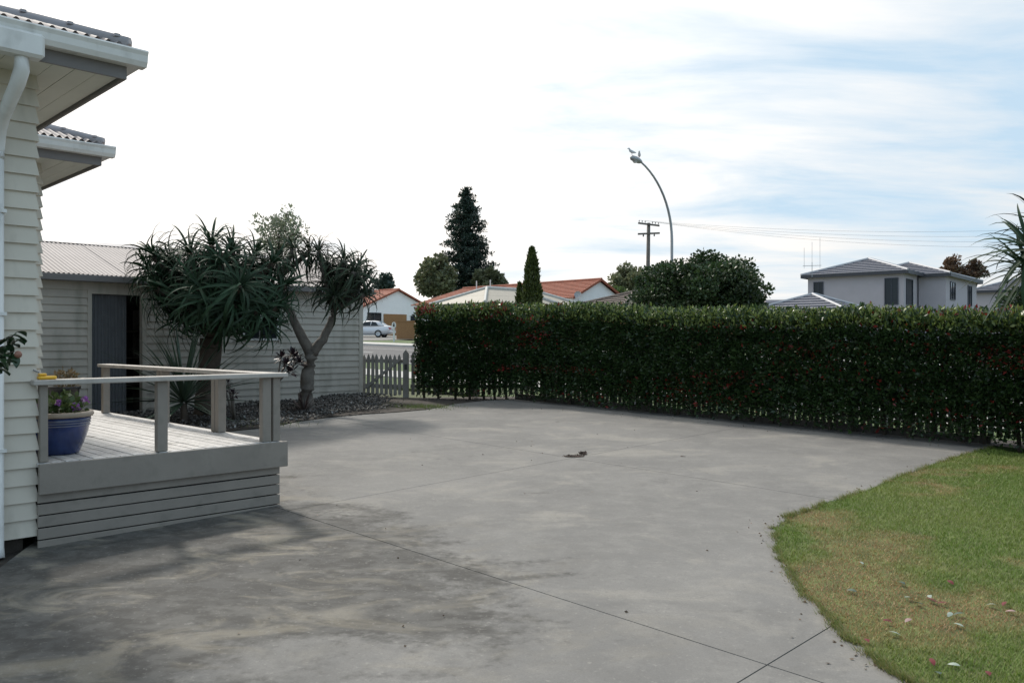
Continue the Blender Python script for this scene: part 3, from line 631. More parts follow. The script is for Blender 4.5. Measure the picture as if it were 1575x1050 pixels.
l2 = [([f2, at(455, 500, 15.3), at(436, 462, 15.25), at(430, 420, 15.2)], [.105, .08, .07, .055]), ([f2+Vector((.02, 0, .02)), at(497, 522, 15.3), at(512, 488, 15.3), at(516, 468, 15.3)], [.10, .08, .07, .06])]
l2 += [([at(430, 425, 15.2) if p.x < -3.62 else at(515, 475, 15.3), p-Vector((0, 0, .04))], [.055, .045]) for p, a in T2]
aloe('tree_aloe', 'forked tree aloe with bare Y shaped grey trunk in front of the shed', b2, ([b2, at(471, 615, 15.3), at(473, 580, 15.3), f2+Vector((0,0,.05))], [.185, .14, .125, .118]), l2, T2, M_aloe2, .72, .020, 40, 300, M_bark)
A3 = [(1583, 375), (1612, 352), (1606, 398), (1640, 375), (1580, 408)]
b3 = G3(1632, 9.6, -.05); T3 = tipset(A3, 9.6, .3, 1625, 390, .9)
f3 = at(1632, 470, 9.6)
aloe('tree_aloe', 'tree aloe at the right edge with narrow leaves reaching into view', b3, ([b3, at(1628, 600, 9.6), f3], [.16, .12, .1]), [([f3, p-Vector((0, 0, .04))], [.07, .05]) for p, a in T3], T3, M_aloe, .80, .028, 34, 170, drop=(.5, .9, 1.4))
def spiky(name, label, cat, base, n, Ln, wd, m, els, drop, stem=None):
    t = thing(name, label, cat, base); ms = leafset(m, Ln, wd, [R(e) for e in els], drop); st = []
    if stem: MB().tube([(0, 0, -.05), (0, 0, stem)], [.06, .05], 8).build('stem', M_barkd, t, smooth=True)
    rosette(t, ms, Vector((0, 0, (stem or 0)+.1)), (0, 0, 1), n, 0, 1, st); place(t, st, Vector(base)); return t
spiky('cabbage_plant', 'tall sword leaved cabbage plant behind the deck rail', 'plant', G3(283, 13.3), 85, 1.55, .026, M_sword, (82, 72, 62, 50, 38, 22, 5, -20), (.25, .5), .35)
spiky('bromeliad', 'small dark red spiky plant at the foot of the forked aloe', 'plant', G3(467, 15.0), 34, .42, .014, mat('dark_red_leaf', (.07, .045, .04), .5, .3, objvar=.3), (85, 70, 55, 40, 22), (.2, .5))
def aeonium(label, base, stems, r):
    t = thing('aeonium', label, 'succulent', base); m = mat('dark_purple_leaf', (.028, .014, .02), .4, .3, objvar=.4)
    ms = [mesh('leaf', *ribbon(r, r*.22, R(e), .2, 4), m, True) for e in (80, 60, 40, 20, 0, -20)]
    st = []
    for pts in stems:
        pts = [Vector(p)-Vector(base) for p in pts]; MB().tube(pts, [.022]+[.016]*(len(pts)-1), 7).build('stem', M_bark, t, smooth=True)
        rosette(t, ms, pts[-1], (random.uniform(-.4, .4), random.uniform(-.5, 0), 1), 22, 0, 1, st)
    place(t, st, Vector(base))
e0 = G3(420, 14.6)
aeonium('dark purple aeonium with several rosettes beside the forked aloe trunk', e0, [[e0, at(426, 590, 14.6), p] for p in (at(433, 545, 14.6), at(450, 541, 14.7), at(460, 553, 14.6), at(447, 567, 14.5), at(440, 555, 14.4), at(455, 545, 14.8))], .13)
e1 = G3(362, 13.6)
aeonium('small low aeonium on thin stems seen between the deck posts', e1, [[e1, p] for p in (at(350, 583, 13.6), at(358, 602, 13.5), at(344, 592, 13.7))], .09)
# camellia reaching in from the left edge
cb = (-3.45, 5.15, g(5.15)); cam_b = thing('camellia_bush', 'leafy camellia sprig hanging into view before the cream wall', 'bush', cb)
cbv = Vector(cb); tips = [at(8, 520, 4.75), at(22, 515, 4.8), at(34, 520, 4.85), at(6, 552, 4.75), at(22, 540, 4.8), at(-20, 520, 4.8), at(-40, 560, 4.9), at(-60, 500, 5.0), at(-25, 480, 4.9)]
trk = at(-90, 600, 5.05)
MB().tube([(0, 0, 0), trk-cbv], [.03, .02], 8).build('trunk', M_barkd, cam_b, smooth=True)
lm = []
for s_ in range(4):
    v = []; f = []
    for i in range(6):
        t = i/5; ww = .021*math.sin(math.pi*min(1, t*.93+.05))**.7; v += [(t*.085, -ww, .004*math.sin(3*t)+ww*.3), (t*.085, 0, -.012*t*t), (t*.085, ww, .004*math.sin(3*t)+ww*.3)]
        if i: b = 3*i; f += [(b-3, b, b+1, b-2), (b-2, b+1, b+2, b-1)]
    lm.append(mesh('leaf', v, f, mat('camellia_leaf', (.022, .05, .02), .3, .3, 20, objvar=.4), True))
for p in tips:
    MB().tube([trk-cbv, (trk-cbv).lerp(p-cbv, .6)+Vector((0, 0, .03)), p-cbv], [.009, .006, .003], 6).build('twig', M_barkd, cam_b)
    for k in range(8):
        q = (trk-cbv).lerp(p-cbv, random.uniform(.72, 1.02))+Vector([random.gauss(0, .012) for _ in range(3)])
        o = link('leaf', random.choice(lm), cam_b, q, (random.uniform(-.6, .6), random.uniform(-.2, 1.3), random.uniform(0, 6.28)))
MB().lathe([(0, -.022), (.016, -.015), (.021, 0), (.014, .017), (0, .022)], 10, c=tuple(at(28, 545, 4.8)-cbv)).build('seed_pod', mat('pinkish_brown', (.22, .10, .07), .5), cam_b, smooth=True)
# ------------------------------------------------------------------ hedge, fences, gate
HA = np.array([-2.05, 17.55]); HB = np.array([.03, 17.2]); HC = np.array([8.6, 8.63])
def hedge_leaves(A, B, n, thick, htA, htB, endA=False):
    d = B-A; Ln = np.linalg.norm(d); d = d/Ln; nb = np.array([-d[1], d[0]])
    if nb[1] < 0: nb = -nb                                    # pointing away from the viewer
    s = rng.random(n)*Ln; h = rng.random(n)**.8; r = rng.random(n)
    dep = np.where(r < .62, rng.random(n)**2*.25, rng.random(n)*thick)
    top = rng.random(n) < .16; h = np.where(top, 1-rng.random(n)**2*.07, h); dep = np.where(top, rng.random(n)*thick, dep)
    H = (htA+(htB-htA)*s/Ln)*(1+.06*(vnoise(s, s*0, 1.1)-.5)+.045*(vnoise(s, s*0+3, 4.5)-.5))
    bulge = .10*(vnoise(s, h*2, 1.8)-.5)+.14*(vnoise(s+7, h*2, 4.5)-.5)
    if endA: dep2 = .0
    x = A[0]+d[0]*s+nb[0]*(dep+bulge); y = A[1]+d[1]*s+nb[1]*(dep+bulge)
    keep = (h*H > .30+.28*vnoise(s, s*0+5, 1.6)) | (rng.random(n) < np.clip((h*H-.02)/.40, 0, 1)*.75+.2)
    keep &= ~((h > .9) & (dep < .08) & (rng.random(n) < .6))
    z = SL*(y-7.5)+.05+h*H+np.where(h > .93, rng.random(n)**4*.17, 0)
    P = np.stack([x, y, z], 1)[keep]; h = h[keep]; dep = dep[keep]; n = len(P)
    dirn = np.tile(np.array([-nb[0], -nb[1], .15]), (n, 1)); dirn[h > .9] = (0, 0, 1)
    v, f, c = leafat(P, dirn, .078, .22, (.017, .040, .014), (.042, .078, .022), .1, .75)
    rn = vnoise(P[:, 0]*1+P[:, 1]*.7, P[:, 2]*1.3, 3.2)+rng.normal(0, .16, n); red = rn > np.where(h > .88, .77, 1.04)
    young = (h > .90) & (rng.random(n) < .5)
    cc = c.reshape(n, 4, 3)
    cc[young] = (.15, .20, .05); cc[red] = np.array([.25, .03, .025])*rng.uniform(.5, 1.3, (red.sum(), 1, 1))
    return v, f, cc.reshape(-1, 3)
def hedge(name, label, A, B, n, thick, hA, hB, stems):
    t = thing(name, label, 'hedge', (0, 0, 0)); v, f, c = hedge_leaves(A, B, n, thick, hA, hB); stuff(link('foliage', mesh('foliage', v, f, M_hedge, cols=c), t))
    d = (B-A)/np.linalg.norm(B-A); nb = np.array([-d[1], d[0]]); nb = nb if nb[1] > 0 else -nb
    for i in range(stems):
        p = A+(B-A)*((i+.5+random.uniform(-.2, .2))/stems)+nb*(thick*.5+random.uniform(-.08, .08)); z = g(p[1])
        mb = MB(); mb.tube([(p[0], p[1], z-.05), (p[0]+random.gauss(0, .03), p[1], z+.5), (p[0]+random.gauss(0, .08), p[1], z+1.3)], [.03, .024, .012], 7)
        for q in range(4):
            a = random.uniform(0, 6.28); mb.tube([(p[0], p[1], z+.3+.1*q), (p[0]+math.cos(a)*.3, p[1]+math.sin(a)*.3, z+.75+.15*q)], [.012, .006], 5)
        mb.build('stem', M_barkd, t)
hedge('photinia_hedge', 'long dark green hedge with red tips running along the right of the yard', HB, HC, 185000, .75, 1.78, 1.57, 34)
hedge('photinia_hedge', 'short end of the hedge with red leaves next to the picket gate', HA, HB, 39000, .75, 1.78, 1.79, 7)
pk = MB().prism([(-.036, 0), (.036, 0), (.036, .86), (0, .94), (-.036, .86)], 'y', -.01, .01).mesh('picket', M_picket)
def fence(name, label, cat, A, B, pitch, posts, sc=1., brace=False):
    A = np.array(A); B = np.array(B); d = B-A; Ln = float(np.linalg.norm(d)); rz = math.atan2(d[1], d[0]); slope = (g(B[1])-g(A[1]))/Ln
    t = thing(name, label, cat, (A[0], A[1], g(A[1])), rz)
    n = int(Ln/pitch)
    for i in range(n):
        x = (i+.5)*Ln/n; o = link('picket', pk, t, (x, -.012, slope*x+.05), (random.gauss(0, .008), random.gauss(0, .012), 0), (1, 1, sc*random.uniform(.985, 1.01)))
    for z in (.2, .74):
        MB().add([(0, 0, z), (Ln, 0, z+slope*Ln), (Ln, .035, z+slope*Ln), (0, .035, z), (0, 0, z+.075), (Ln, 0, z+.075+slope*Ln), (Ln, .035, z+.075+slope*Ln), (0, .035, z+.075)], [(0,3,2,1),(4,5,6,7),(0,1,5,4),(1,2,6,5),(2,3,7,6),(3,0,4,7)]).build('rail', M_picket, t)
    for x in posts: MB().prism([(x-.05, 0), (x+.05, 0), (x+.05, .95), (x, 1.0), (x-.05, .95)], 'y', .04, .14).build('post', M_picket, t, (0, 0, slope*x))
    if brace: MB().add([(.03, -.05, .16), (.13, -.05, .16), (Ln-.0, -.05, .80), (Ln-.10, -.05, .80), (.03, -.024, .16), (.13, -.024, .16), (Ln-.0, -.024, .80), (Ln-.10, -.024, .80)], [(0,1,2,3),(7,6,5,4),(0,4,5,1),(1,5,6,2),(2,6,7,3),(3,7,4,0)]).build('brace', M_picket, t)
    return t
ga = tuple(sw(.06, .05, 0))[:2]; gb = (-2.32, 17.95)
fence('picket_gate', 'grey timber picket gate with diagonal brace beside the shed corner', 'gate', ga, (gb[0]-.05, gb[1]), .105, (), .93, True)
gpst = thing('gate_post', 'square grey timber post between the picket gate and the hedge', 'post', (gb[0]+.03, gb[1]-.02, g(17.9))); MB().prism([(-.06, -.05), (.06, -.05), (.06, .95), (0, 1.03), (-.06, .95)], 'y', -.05, .05).build('post_body', M_picket, gpst); MB().box(-.03, .03, -.062, -.051, .6, .72).build('latch', M_black, gpst)
fence('picket_fence', 'short run of grey pickets behind the hedge end by the gate', 'fence', (gb[0]+.12, gb[1]+.02), (.5, 17.95), .115, (1.4,))
fence('picket_fence', 'long picket fence hidden behind the right hand hedge', 'fence', (.6, 17.85), (9.1, 9.35), .105, (.1, 2.4, 4.8, 7.2, 9.6))
ke = thing('timber_edging', 'dark low timber edging along the foot of the long hedge', 'edging', (0, 0, 0))
ka = np.array(gp(792, 613)); kb = np.array(gp(1527, 682)); kn = np.array([Q, Q])
for i in range(4):
    p = ka+(kb-ka)*(i/4); q = ka+(kb-ka)*((i+.985)/4); v = []
    for z in (-.05, .10+random.uniform(-.008, .008)):
        for r_, o_ in ((p, .0), (q, .0), (q, .05), (p, .05)): v.append((r_[0]+kn[0]*o_, r_[1]+kn[1]*o_, g(r_[1])+z))
    MB().add(v, [(0,3,2,1),(4,5,6,7),(0,1,5,4),(1,2,6,5),(2,3,7,6),(3,0,4,7)]).build('edging_board', M_kerbwood, ke)
struct('hedge_bed', sheet([gp(700, 621), gp(745, 615.5), gp(790, 613), gp(1527, 682.5), (9.6, 8.2), (10, 9), (.6, 18.4), (-2.2, 18.1), (-1.4, 17.5)], -.022).mesh('hedge_bed', M_dirt))
# ------------------------------------------------------------------ trees behind
def clumptree(name, label, px, pyc, Y, rx, rz_, clumps, per, leaf, cA, cB, trunk_r=.15, shell=.55, asp=.35, group=None, ry=None, sub=.30, base_py=None, gapz=0, cat='tree'):
    cen = at(px, pyc, Y); base = Vector((cen.x, Y, g(Y))); t = thing(name, label, cat, base, group=group); c = cen-base; ry = ry or rx
    parts = []; mb = MB(); mb.tube([(0, 0, -.1), (c.x*.5, 0, c.z*.55), (c.x, 0, c.z)], [trunk_r, trunk_r*.75, trunk_r*.4], 8).build('trunk', M_barkd, t, smooth=True)
    lb = MB()
    for i in range(clumps):
        d = rng.normal(size=3); d /= np.linalg.norm(d); r = shell+(1-shell)*rng.random()
        if d[2] < -.5: d[2] *= .6
        p = np.array([c.x, c.y, c.z])+d*r*np.array([rx, ry, rz_])*(1+.07*rng.normal())
        q = sub*rng.uniform(.6, 1.25); tint = rng.uniform(.7, 1.25)
        parts.append(leafcloud(per, p, (rx*q, ry*q, rz_*q*.85), leaf, asp, np.array(cA)*tint, np.array(cB)*tint, .35, .2))
        if i % 3 == 0: lb.tube([(c.x*.8, 0, c.z*.75), tuple(p)], [trunk_r*.35, trunk_r*.08], 5)
    lb.build('limbs', M_barkd, t)
    v, f, cc = joinl(parts); stuff(link('crown', mesh('crown', v, f, M_leafattr, cols=cc), t)); return t
DG = ((.022, .045, .016), (.05, .085, .028))
clumptree('broadleaf_tree', 'dense dark rounded tree behind the hedge in front of the lamp post', 1078, 448, 19.5, 1.38, .80, 190, 330, .08, *DG, shell=.5, sub=.30)
clumptree('broadleaf_tree', 'fine leaved tree rising behind the shed roof', 430, 362, 27, .90, .95, 46, 46, .12, (.17, .20, .13), (.27, .29, .19), shell=.3, sub=.26, asp=.25)
clumptree('broadleaf_tree', 'pale olive tree left of the tall pine', 668, 432, 105, 2.3, 3.0, 44, 110, .45, (.10, .12, .06), (.19, .20, .10), .3)
clumptree('broadleaf_tree', 'olive tree crown showing right of the pine foot', 752, 436, 108, 2.0, 2.1, 26, 90, .45, (.10, .12, .06), (.17, .18, .10), .3)
clumptree('broadleaf_tree', 'pale sunlit tree left of the power pole', 966, 440, 82, 1.8, 2.0, 36, 110, .35, (.13, .15, .075), (.22, .23, .12), .3)
clumptree('broadleaf_tree', 'low green shrub tree beside the white gable roof end', 945, 458, 76, 1.4, .9, 18, 80, .3, (.09, .14, .04), (.13, .19, .06), .2)
clumptree('broadleaf_tree', 'bronze leaved tree behind the grey house left clump', 1463, 412, 92, 1.5, 1.5, 22, 80, .3, (.10, .06, .035), (.17, .10, .06), .25, shell=.3)
clumptree('broadleaf_tree', 'bronze leaved tree behind the grey house right clump', 1500, 420, 90, 1.3, 1.4, 20, 80, .3, (.09, .06, .04), (.15, .10, .07), .25, shell=.3)
clumptree('broadleaf_tree', 'dark bush above the hedge at the right edge', 1592, 462, 14.5, .50, .55, 30, 120, .07, *DG, trunk_r=.05)
clumptree('conifer_tree', 'distant bluish conifer top above the terracotta roof beside the shed', 592, 436, 140, 1.5, 1.6, 20, 60, .6, (.04, .07, .06), (.07, .10, .08), .3)
def pine():
    Y = 112; base = Vector(((717-787.5)/F*Y, Y, g(Y))); t = thing('norfolk_pine', 'tall dark layered pine towering over the roofs', 'pine tree', base)
    top = at(717, 289, Y).z-base.z; MB().tube([(0, 0, -.2), (0, 0, top*.6), (0, 0, top-.2)], [.42, .27, .04], 8).build('trunk', M_barkd, t, smooth=True)
    prof = [(0, .05), (.08, .8), (.2, 1.8), (.33, 2.7), (.5, 3.3), (.7, 3.7), (.85, 4.0), (1, 3.9)]
    parts = []; lb = MB(); nl = 25
    for k in range(nl):
        tt = (k+.3)/nl*.88; z = top*(1-tt); rr = np.interp(tt/.88, [a for a, b in prof], [b for a, b in prof])*rng.uniform(.85, 1.12)
        nbr = 6 if k > 2 else 5
        for b in range(nbr):
            a = 2*math.pi*b/nbr+k*.7+rng.normal(0, .12); ln = rr*rng.uniform(.78, 1.12)
            e = (math.cos(a)*ln, math.sin(a)*ln, z+ln*.10); z = top*(1-tt)+rng.normal(0, .28); e = (e[0], e[1], z+ln*rng.uniform(-.05, .2)); lb.tube([(0, 0, z), e], [.07, .03], 4, False)
            if k > 4 and rng.random() < .07: continue
            for q in range(int(ln/.34)+1):
                s = (q+.7)/(int(ln/.34)+1); p = (e[0]*s, e[1]*s, z+(e[2]-z)*s+.05)
                parts.append(leafcloud(30, p, (min(.55, .2+.16*rr),)*2+(.30,), .46, .16, (.016, .035, .026), (.034, .06, .042), .8))
    stuff(lb.build('branches', M_barkd, t)); v, f, c = joinl(parts); stuff(link('crown', mesh('crown', v, f, M_leafattr, cols=c), t))
pine()
def cypress(label, px, ytop, ybot, Y, half, n):
    base = Vector(((px-787.5)/F*Y, Y, g(Y))); t = thing('cypress_tree', label, 'cypress', base); top = at(px, ytop, Y).z-base.z
    MB().tube([(0, 0, -.1), (0, 0, top*.8)], [.12, .03], 7).build('trunk', M_barkd, t)
    h = rng.random(n)**1.25; a = rng.uniform(0, 6.28, n); r = half*np.sqrt(np.clip(1-h, 0, 1))*np.where(h < .12, .6+h*3.3, 1)*(.52+.56*rng.random(n)**.5)*(1+.16*(vnoise(a*2, h*9, 1.3)-.5)*2)*(1-.25*h)
    P = np.stack([np.cos(a)*r, np.sin(a)*r, .25+h*(top-.3)], 1); d = np.stack([np.cos(a)*.3, np.sin(a)*.3, np.ones(n)], 1)
    v, f, c = leafat(P, d, .20, .20, (.035, .055, .012), (.085, .105, .022), .3, .35); stuff(link('crown', mesh('crown', v, f, M_leafattr, cols=c), t))
cypress('golden green cone shaped cypress in front of the beige roof', 818, 382, 472, 45, .78, 9000)
cypress('slim small cypress just left of the cone shaped one', 799, 436, 472, 45.3, .34, 2200)
# ------------------------------------------------------------------ houses across the road
def hiproof(parent, x0, x1, y0, y1, z, pitch, m, capm, oh=.45, name='roof', ridge_axis=None, gable0=False, gable1=False, fm=None, tile=.5, step=.075):
    X0, X1, Y0, Y1 = x0-oh, x1+oh, y0-oh, y1+oh; W_, D_ = X1-X0, Y1-Y0; T = math.tan(pitch)
    ax = ridge_axis or ('x' if W_ >= D_ else 'y'); half = min(W_, D_)/2 if ridge_axis is None else (D_/2 if ax == 'x' else W_/2); zr = z+half*T
    if ax == 'x': r0 = (X0+(0 if gable0 else half), (Y0+Y1)/2, zr); r1 = (X1-(0 if gable1 else half), (Y0+Y1)/2, zr)
    else: r0 = ((X0+X1)/2, Y0+(0 if gable0 else half), zr); r1 = ((X0+X1)/2, Y1-(0 if gable1 else half), zr)
    c = [(X0, Y0, z), (X1, Y0, z), (X1, Y1, z), (X0, Y1, z)]
    if ax == 'x': planes = [(c[0], c[1], r1, r0), (c[1], c[2], r1), (c[2], c[3], r0, r1), (c[3], c[0], r0)]
    else: planes = [(c[0], c[1], r0), (c[1], c[2], r1, r0), (c[2], c[3], r1), (c[3], c[0], r0, r1)]
    ro = MB(); 
    for p in planes:
        p = [Vector(q) for q in p]; nrm = (p[1]-p[0]).cross(p[2]-p[0])
        if nrm.length < 1e-4 or abs(nrm.normalized().z) < .05: continue
        # courses: stepped rows up the slope
        a, b = p[0], p[1]; top = p[2:] if len(p) == 4 else [p[2], p[2]]
        h = ((top[0]-b)-(b-a).normalized()*((top[0]-b).dot((b-a).normalized()))).length; nr = max(2, int(h/tile))
        nn = nrm.normalized()*(1 if nrm.z > 0 else -1)
        for i in range(nr):
            s0, s1 = i/nr, (i+1)/nr; A = a.lerp(top[1], s0); B = b.lerp(top[0], s0); A2 = a.lerp(top[1], s1); B2 = b.lerp(top[0], s1)
            ro.add([A+nn*step, B+nn*step, B2+nn*.005, A2+nn*.005, A-nn*.02, B-nn*.02], [(0, 1, 2, 3), (0, 4, 5, 1)])
    ro_o = link(name, ro.mesh(name, m, fix=False), parent)
    cap = MB(); cap.tube([Vector(r0)+Vector((0,0,.06)), Vector(r1)+Vector((0,0,.06))], .11, 6)
    for q, r in ((c[0], r0), (c[3], r0 if ax == 'x' else r1), (c[1], r1 if ax == 'x' else r0), (c[2], r1)):
        cap.tube([Vector(q)+Vector((0, 0, .07)), Vector(r)+Vector((0, 0, .06))], .10, 6)
    cap.build('ridge_cap', capm, ro_o)
    if fm:
        fa = MB(); fa.box(X0, X1, Y0-.03, Y0, z-.2, z+.02); fa.box(X0, X1, Y1, Y1+.03, z-.2, z+.02); fa.box(X0-.03, X0, Y0, Y1, z-.2, z+.02); fa.box(X1, X1+.03, Y0, Y1, z-.2, z+.02)
        fa.build('fascia', fm, ro_o)
    MB().add([(X0, Y0, z-.1), (X1, Y0, z-.1), (X1, Y1, z-.1), (X0, Y1, z-.1)], [(0, 1, 2, 3)]).build('soffit', M_soffit, ro_o)
    return ro_o, zr
def window(parent, axis, pos, a0, a1, z0, z1, split=True, fr=M_frame, sgn=-1):
    # axis 'x': wall at y=pos spanning x a0..a1 ; axis 'y': wall at x=pos
    def bx(mb, p, q, d0, d1, za, zb):
        return mb.box(p, q, pos+sgn*d1, pos+sgn*d0, za, zb) if axis == 'x' else mb.box(pos+sgn*d1, pos+sgn*d0, p, q, za, zb)
    t = .06; mb = MB()
    for p, q, za, zb in ((a0, a0+t, z0, z1), (a1-t, a1, z0, z1), (a0+t, a1-t, z0, z0+t), (a0+t, a1-t, z1-t, z1)): bx(mb, p, q, .002, .07, za, zb)
    if split: bx(mb, (a0+a1)/2-.03, (a0+a1)/2+.03, .002, .06, z0+t, z1-t)
    wo = mb.build('window', fr, parent); bx(MB(), a0+t, a1-t, .003, .02, z0+t, z1-t).build('pane', M_glass, wo); return wo
def gablehouse(label, X, Y, half, length, zeave, zapex, hipfar=False, roofm=M_terra):
    zg = g(Y); hs = thing('gabled_house', label, 'house', (X, Y, zg), R(45)); ze = zeave-zg; za = zapex-zg    # local x = along gable, local y = along ridge
    MB().box(-half, half, 0, length, -.6, ze).build('wall', M_stucco, hs)
    MB().add([(-half, 0, ze), (half, 0, ze), (0, 0, za-.12), (-half, .15, ze), (half, .15, ze), (0, .15, za-.12)], [(0, 1, 2), (3, 5, 4), (0, 3, 4, 1), (1, 4, 5, 2), (2, 5, 3, 0)]).build('gable', M_stucco, hs)
    pitch = math.atan2(za-ze, half+.3)
    ro = MB(); o_ = .3; nr = 12; zl = ze-.0
    for s in (-1, 1):
        for i in range(nr):
            t0, t1 = i/nr, (i+1)/nr; xa = s*(half+o_)*(1-t0); xb = s*(half+o_)*(1-t1); z0 = zl+(za-zl)*t0; z1 = zl+(za-zl)*t1
            yb = length+.3
            y1a = yb-(half+o_)*t0 if hipfar else yb; y1b = yb-(half+o_)*t1 if hipfar else yb
            ro.add([(xa, -.25, z0+.05), (xa, y1a, z0+.05), (xb, y1b, z1), (xb, -.25, z1), (xa, -.25, z0-.03), (xa, y1a, z0-.03)], [(0, 1, 2, 3), (0, 4, 5, 1)])
    if hipfar: ro.add([(-half-o_, length+.3, zl), (half+o_, length+.3, zl), (0, length+.3-half-o_, za)], [(0, 1, 2)])
    rr = ro.build('roof', roofm, hs)
    for s in (-1, 1):
        MB().add([(s*(half+o_), -.29, zl-.12), (0, -.29, za-.12), (0, -.29, za+.06), (s*(half+o_), -.29, zl+.06), (s*(half+o_), -.25, zl-.12), (0, -.25, za-.12), (0, -.25, za+.06), (s*(half+o_), -.25, zl+.06)], [(0,1,2,3),(7,6,5,4),(0,4,5,1),(1,5,6,2),(2,6,7,3),(3,7,4,0)]).build('barge_board', roofm, rr)
    MB().tube([(0, -.28, za+.03), (0, length-(half if hipfar else 0), za+.03)], .1, 6).build('ridge_cap', roofm, rr)
    return hs, ze, za
# A: gable beside the shed corner
hA, ze, za = gablehouse('white gabled house with terracotta roof behind the parked silver car', -11.3, 82, 4.0, 14, 4.85, 6.65)
MB().box(-1.7, 1.05, -.10, -.002, -.3, ze-.65).build('brick_panel', M_brick, hA)
window(hA, 'x', 0, -3.6, -2.0, .4, ze-.55, True); window(hA, 'x', 0, 1.5, 3.4, 1.0, ze-.7, True, M_white)
# B: long terracotta roof with gable at right
hB, ze, za = gablehouse('long house with terracotta roof and white gable end behind the beige roof', 6.6, 63, 3.0, 18.5, 4.72, 6.22, True)
vp = MB(); 
for yv in (10.5, 12.2): vp.tube([(-1.4, yv, ze+.6), (-1.4, yv, za+.45)], .05, 6)
vp.build('vent_pipe', M_white, hB)
dish = dish_ = thing('satellite_dish', 'grey satellite dish mounted beside the white gable end', 'satellite dish', tuple(at(889, 456, 60.6)), R(-20))
v = MB(); v.lathe([(0, .0), (.2, .02), (.38, .08), (.5, .15)], 18); o = v.build('reflector', M_metal, dish, (0, 0, .2), (R(75), 0, 0), True); MB().tube([(0, .05, .2), (0, .1, -.6)], .04, 6).build('mount', M_metal, dish); MB().tube([(0, -.05, .0), (0, -.45, .22)], .02, 5).build('feed_arm', M_metal, dish)
dish.scale = (.55, .55, .55)
# D: beige iron hip roof
zg = g(52); hD = thing('low_house', 'low house with pale beige metal hip roof behind the hedge', 'house', (-1.7, 52, zg), R(45))
MB().box(.4, 9.7, .4, 4.8, -.4, 2.45).build('wall', M_brick, hD)
hiproof(hD, .45, 9.65, .45, 5.0, 2.62, math.atan2(1.12, 2.7), M_beige, mat('pale_ridge', (.5, .49, .46), .6), .45, fm=M_dark, tile=5, step=.01)
hiproof(hD, 3.9, 6.0, -.3, 2.5, 2.66, math.atan2(.75, 1.5), M_beige, mat('pale_ridge2', (.5, .49, .46), .6), .3, tile=5, step=.01)
# E: brown tile roof
hE = thing('low_house', 'low brown tiled hip roof house left of the rounded tree', 'house', (6.3, 47, g(47)), R(30))
MB().box(0, 9, 0, 7, -.5, 2.1).build('wall', M_brick, hE); hiproof(hE, 0, 9, 0, 7, 2.15, R(17), M_browntile, M_browntile, .5, fm=M_fascia2)
# G: two-storey lilac-grey house
PX, PY = 28.3, 60.0; ang = math.atan2(-.643, .766)     # local x = -a direction (right, nearer), local y = b (away)
zg = g(60); hG = thing('two_storey_house', 'two storey lilac grey house with dark tiled hip roof', 'house', (PX, PY, zg), ang)
ZE = 6.6-zg
MB().box(-6.95, 0, 0, 9, -.6, ZE-.05).build('wall', M_lilac, hG); MB().box(-5, 1.82, 4.3, 15, -.6, ZE-.07).build('wall', M_lilac, hG)
hiproof(hG, -6.95, 0, 0, 9, ZE, R(19), M_greytile, M_hip, .4, fm=M_fascia2, tile=.5)
hiproof(hG, -5.0, 1.82, 4.3, 15, ZE-.03, R(18), M_greytile, M_hip, .4, fm=M_fascia2, tile=.5)
window(hG, 'x', 0, -6.5, -5.75, ZE-1.55, ZE-.5); window(hG, 'x', 0, -1.3, -.35, ZE-2.4, ZE-.45)
window(hG, 'y', 0, .6, 2.3, ZE-2.4, ZE-.5, False, sgn=1)
window(hG, 'y', 1.82, 5.6, 7.2, ZE-1.9, ZE-.5, True, sgn=1); window(hG, 'y', 1.82, 11.6, 13, ZE-2.2, ZE-.5, True, sgn=1)
MB().tube([(.08, 3.6, ZE-.1), (.08, 3.6, 0)], .05, 6).build('downpipe', M_fascia2, hG)
an = thing('television_antenna', 'thin television antenna masts at the left end of the grey house roof', 'antenna', tuple(at(1249, 420, 61.5)), R(-20))
for x, h in ((-.55, 1.9), (.0, 2.3), (.55, 2.6)): MB().tube([(x, 0, .35), (x, 0, h)], .012, 5).build('element', M_metal, an)
MB().tube([(0, 0, -.3), (0, 0, .8)], .025, 6).build('mast', M_metal, an); MB().tube([(-.65, 0, .55), (.65, 0, .55)], .02, 5).build('crossbar', M_metal, an)
# H: garage with hip roof in front
hH = thing('garage', 'low garage with grey tiled hip roof before the two storey house', 'garage', (16.3, 54.5, g(54.5)), ang)
ztop = at(1254, 453, 55).z-g(54.5); MB().box(0, 5.0, 0, 5.0, -.5, ztop-1.15).build('wall', M_lilac, hH)
hiproof(hH, 0, 5.0, 0, 5.6, ztop-1.08, R(20), M_greytile, M_hip, .4, fm=M_fascia2, tile=.5)
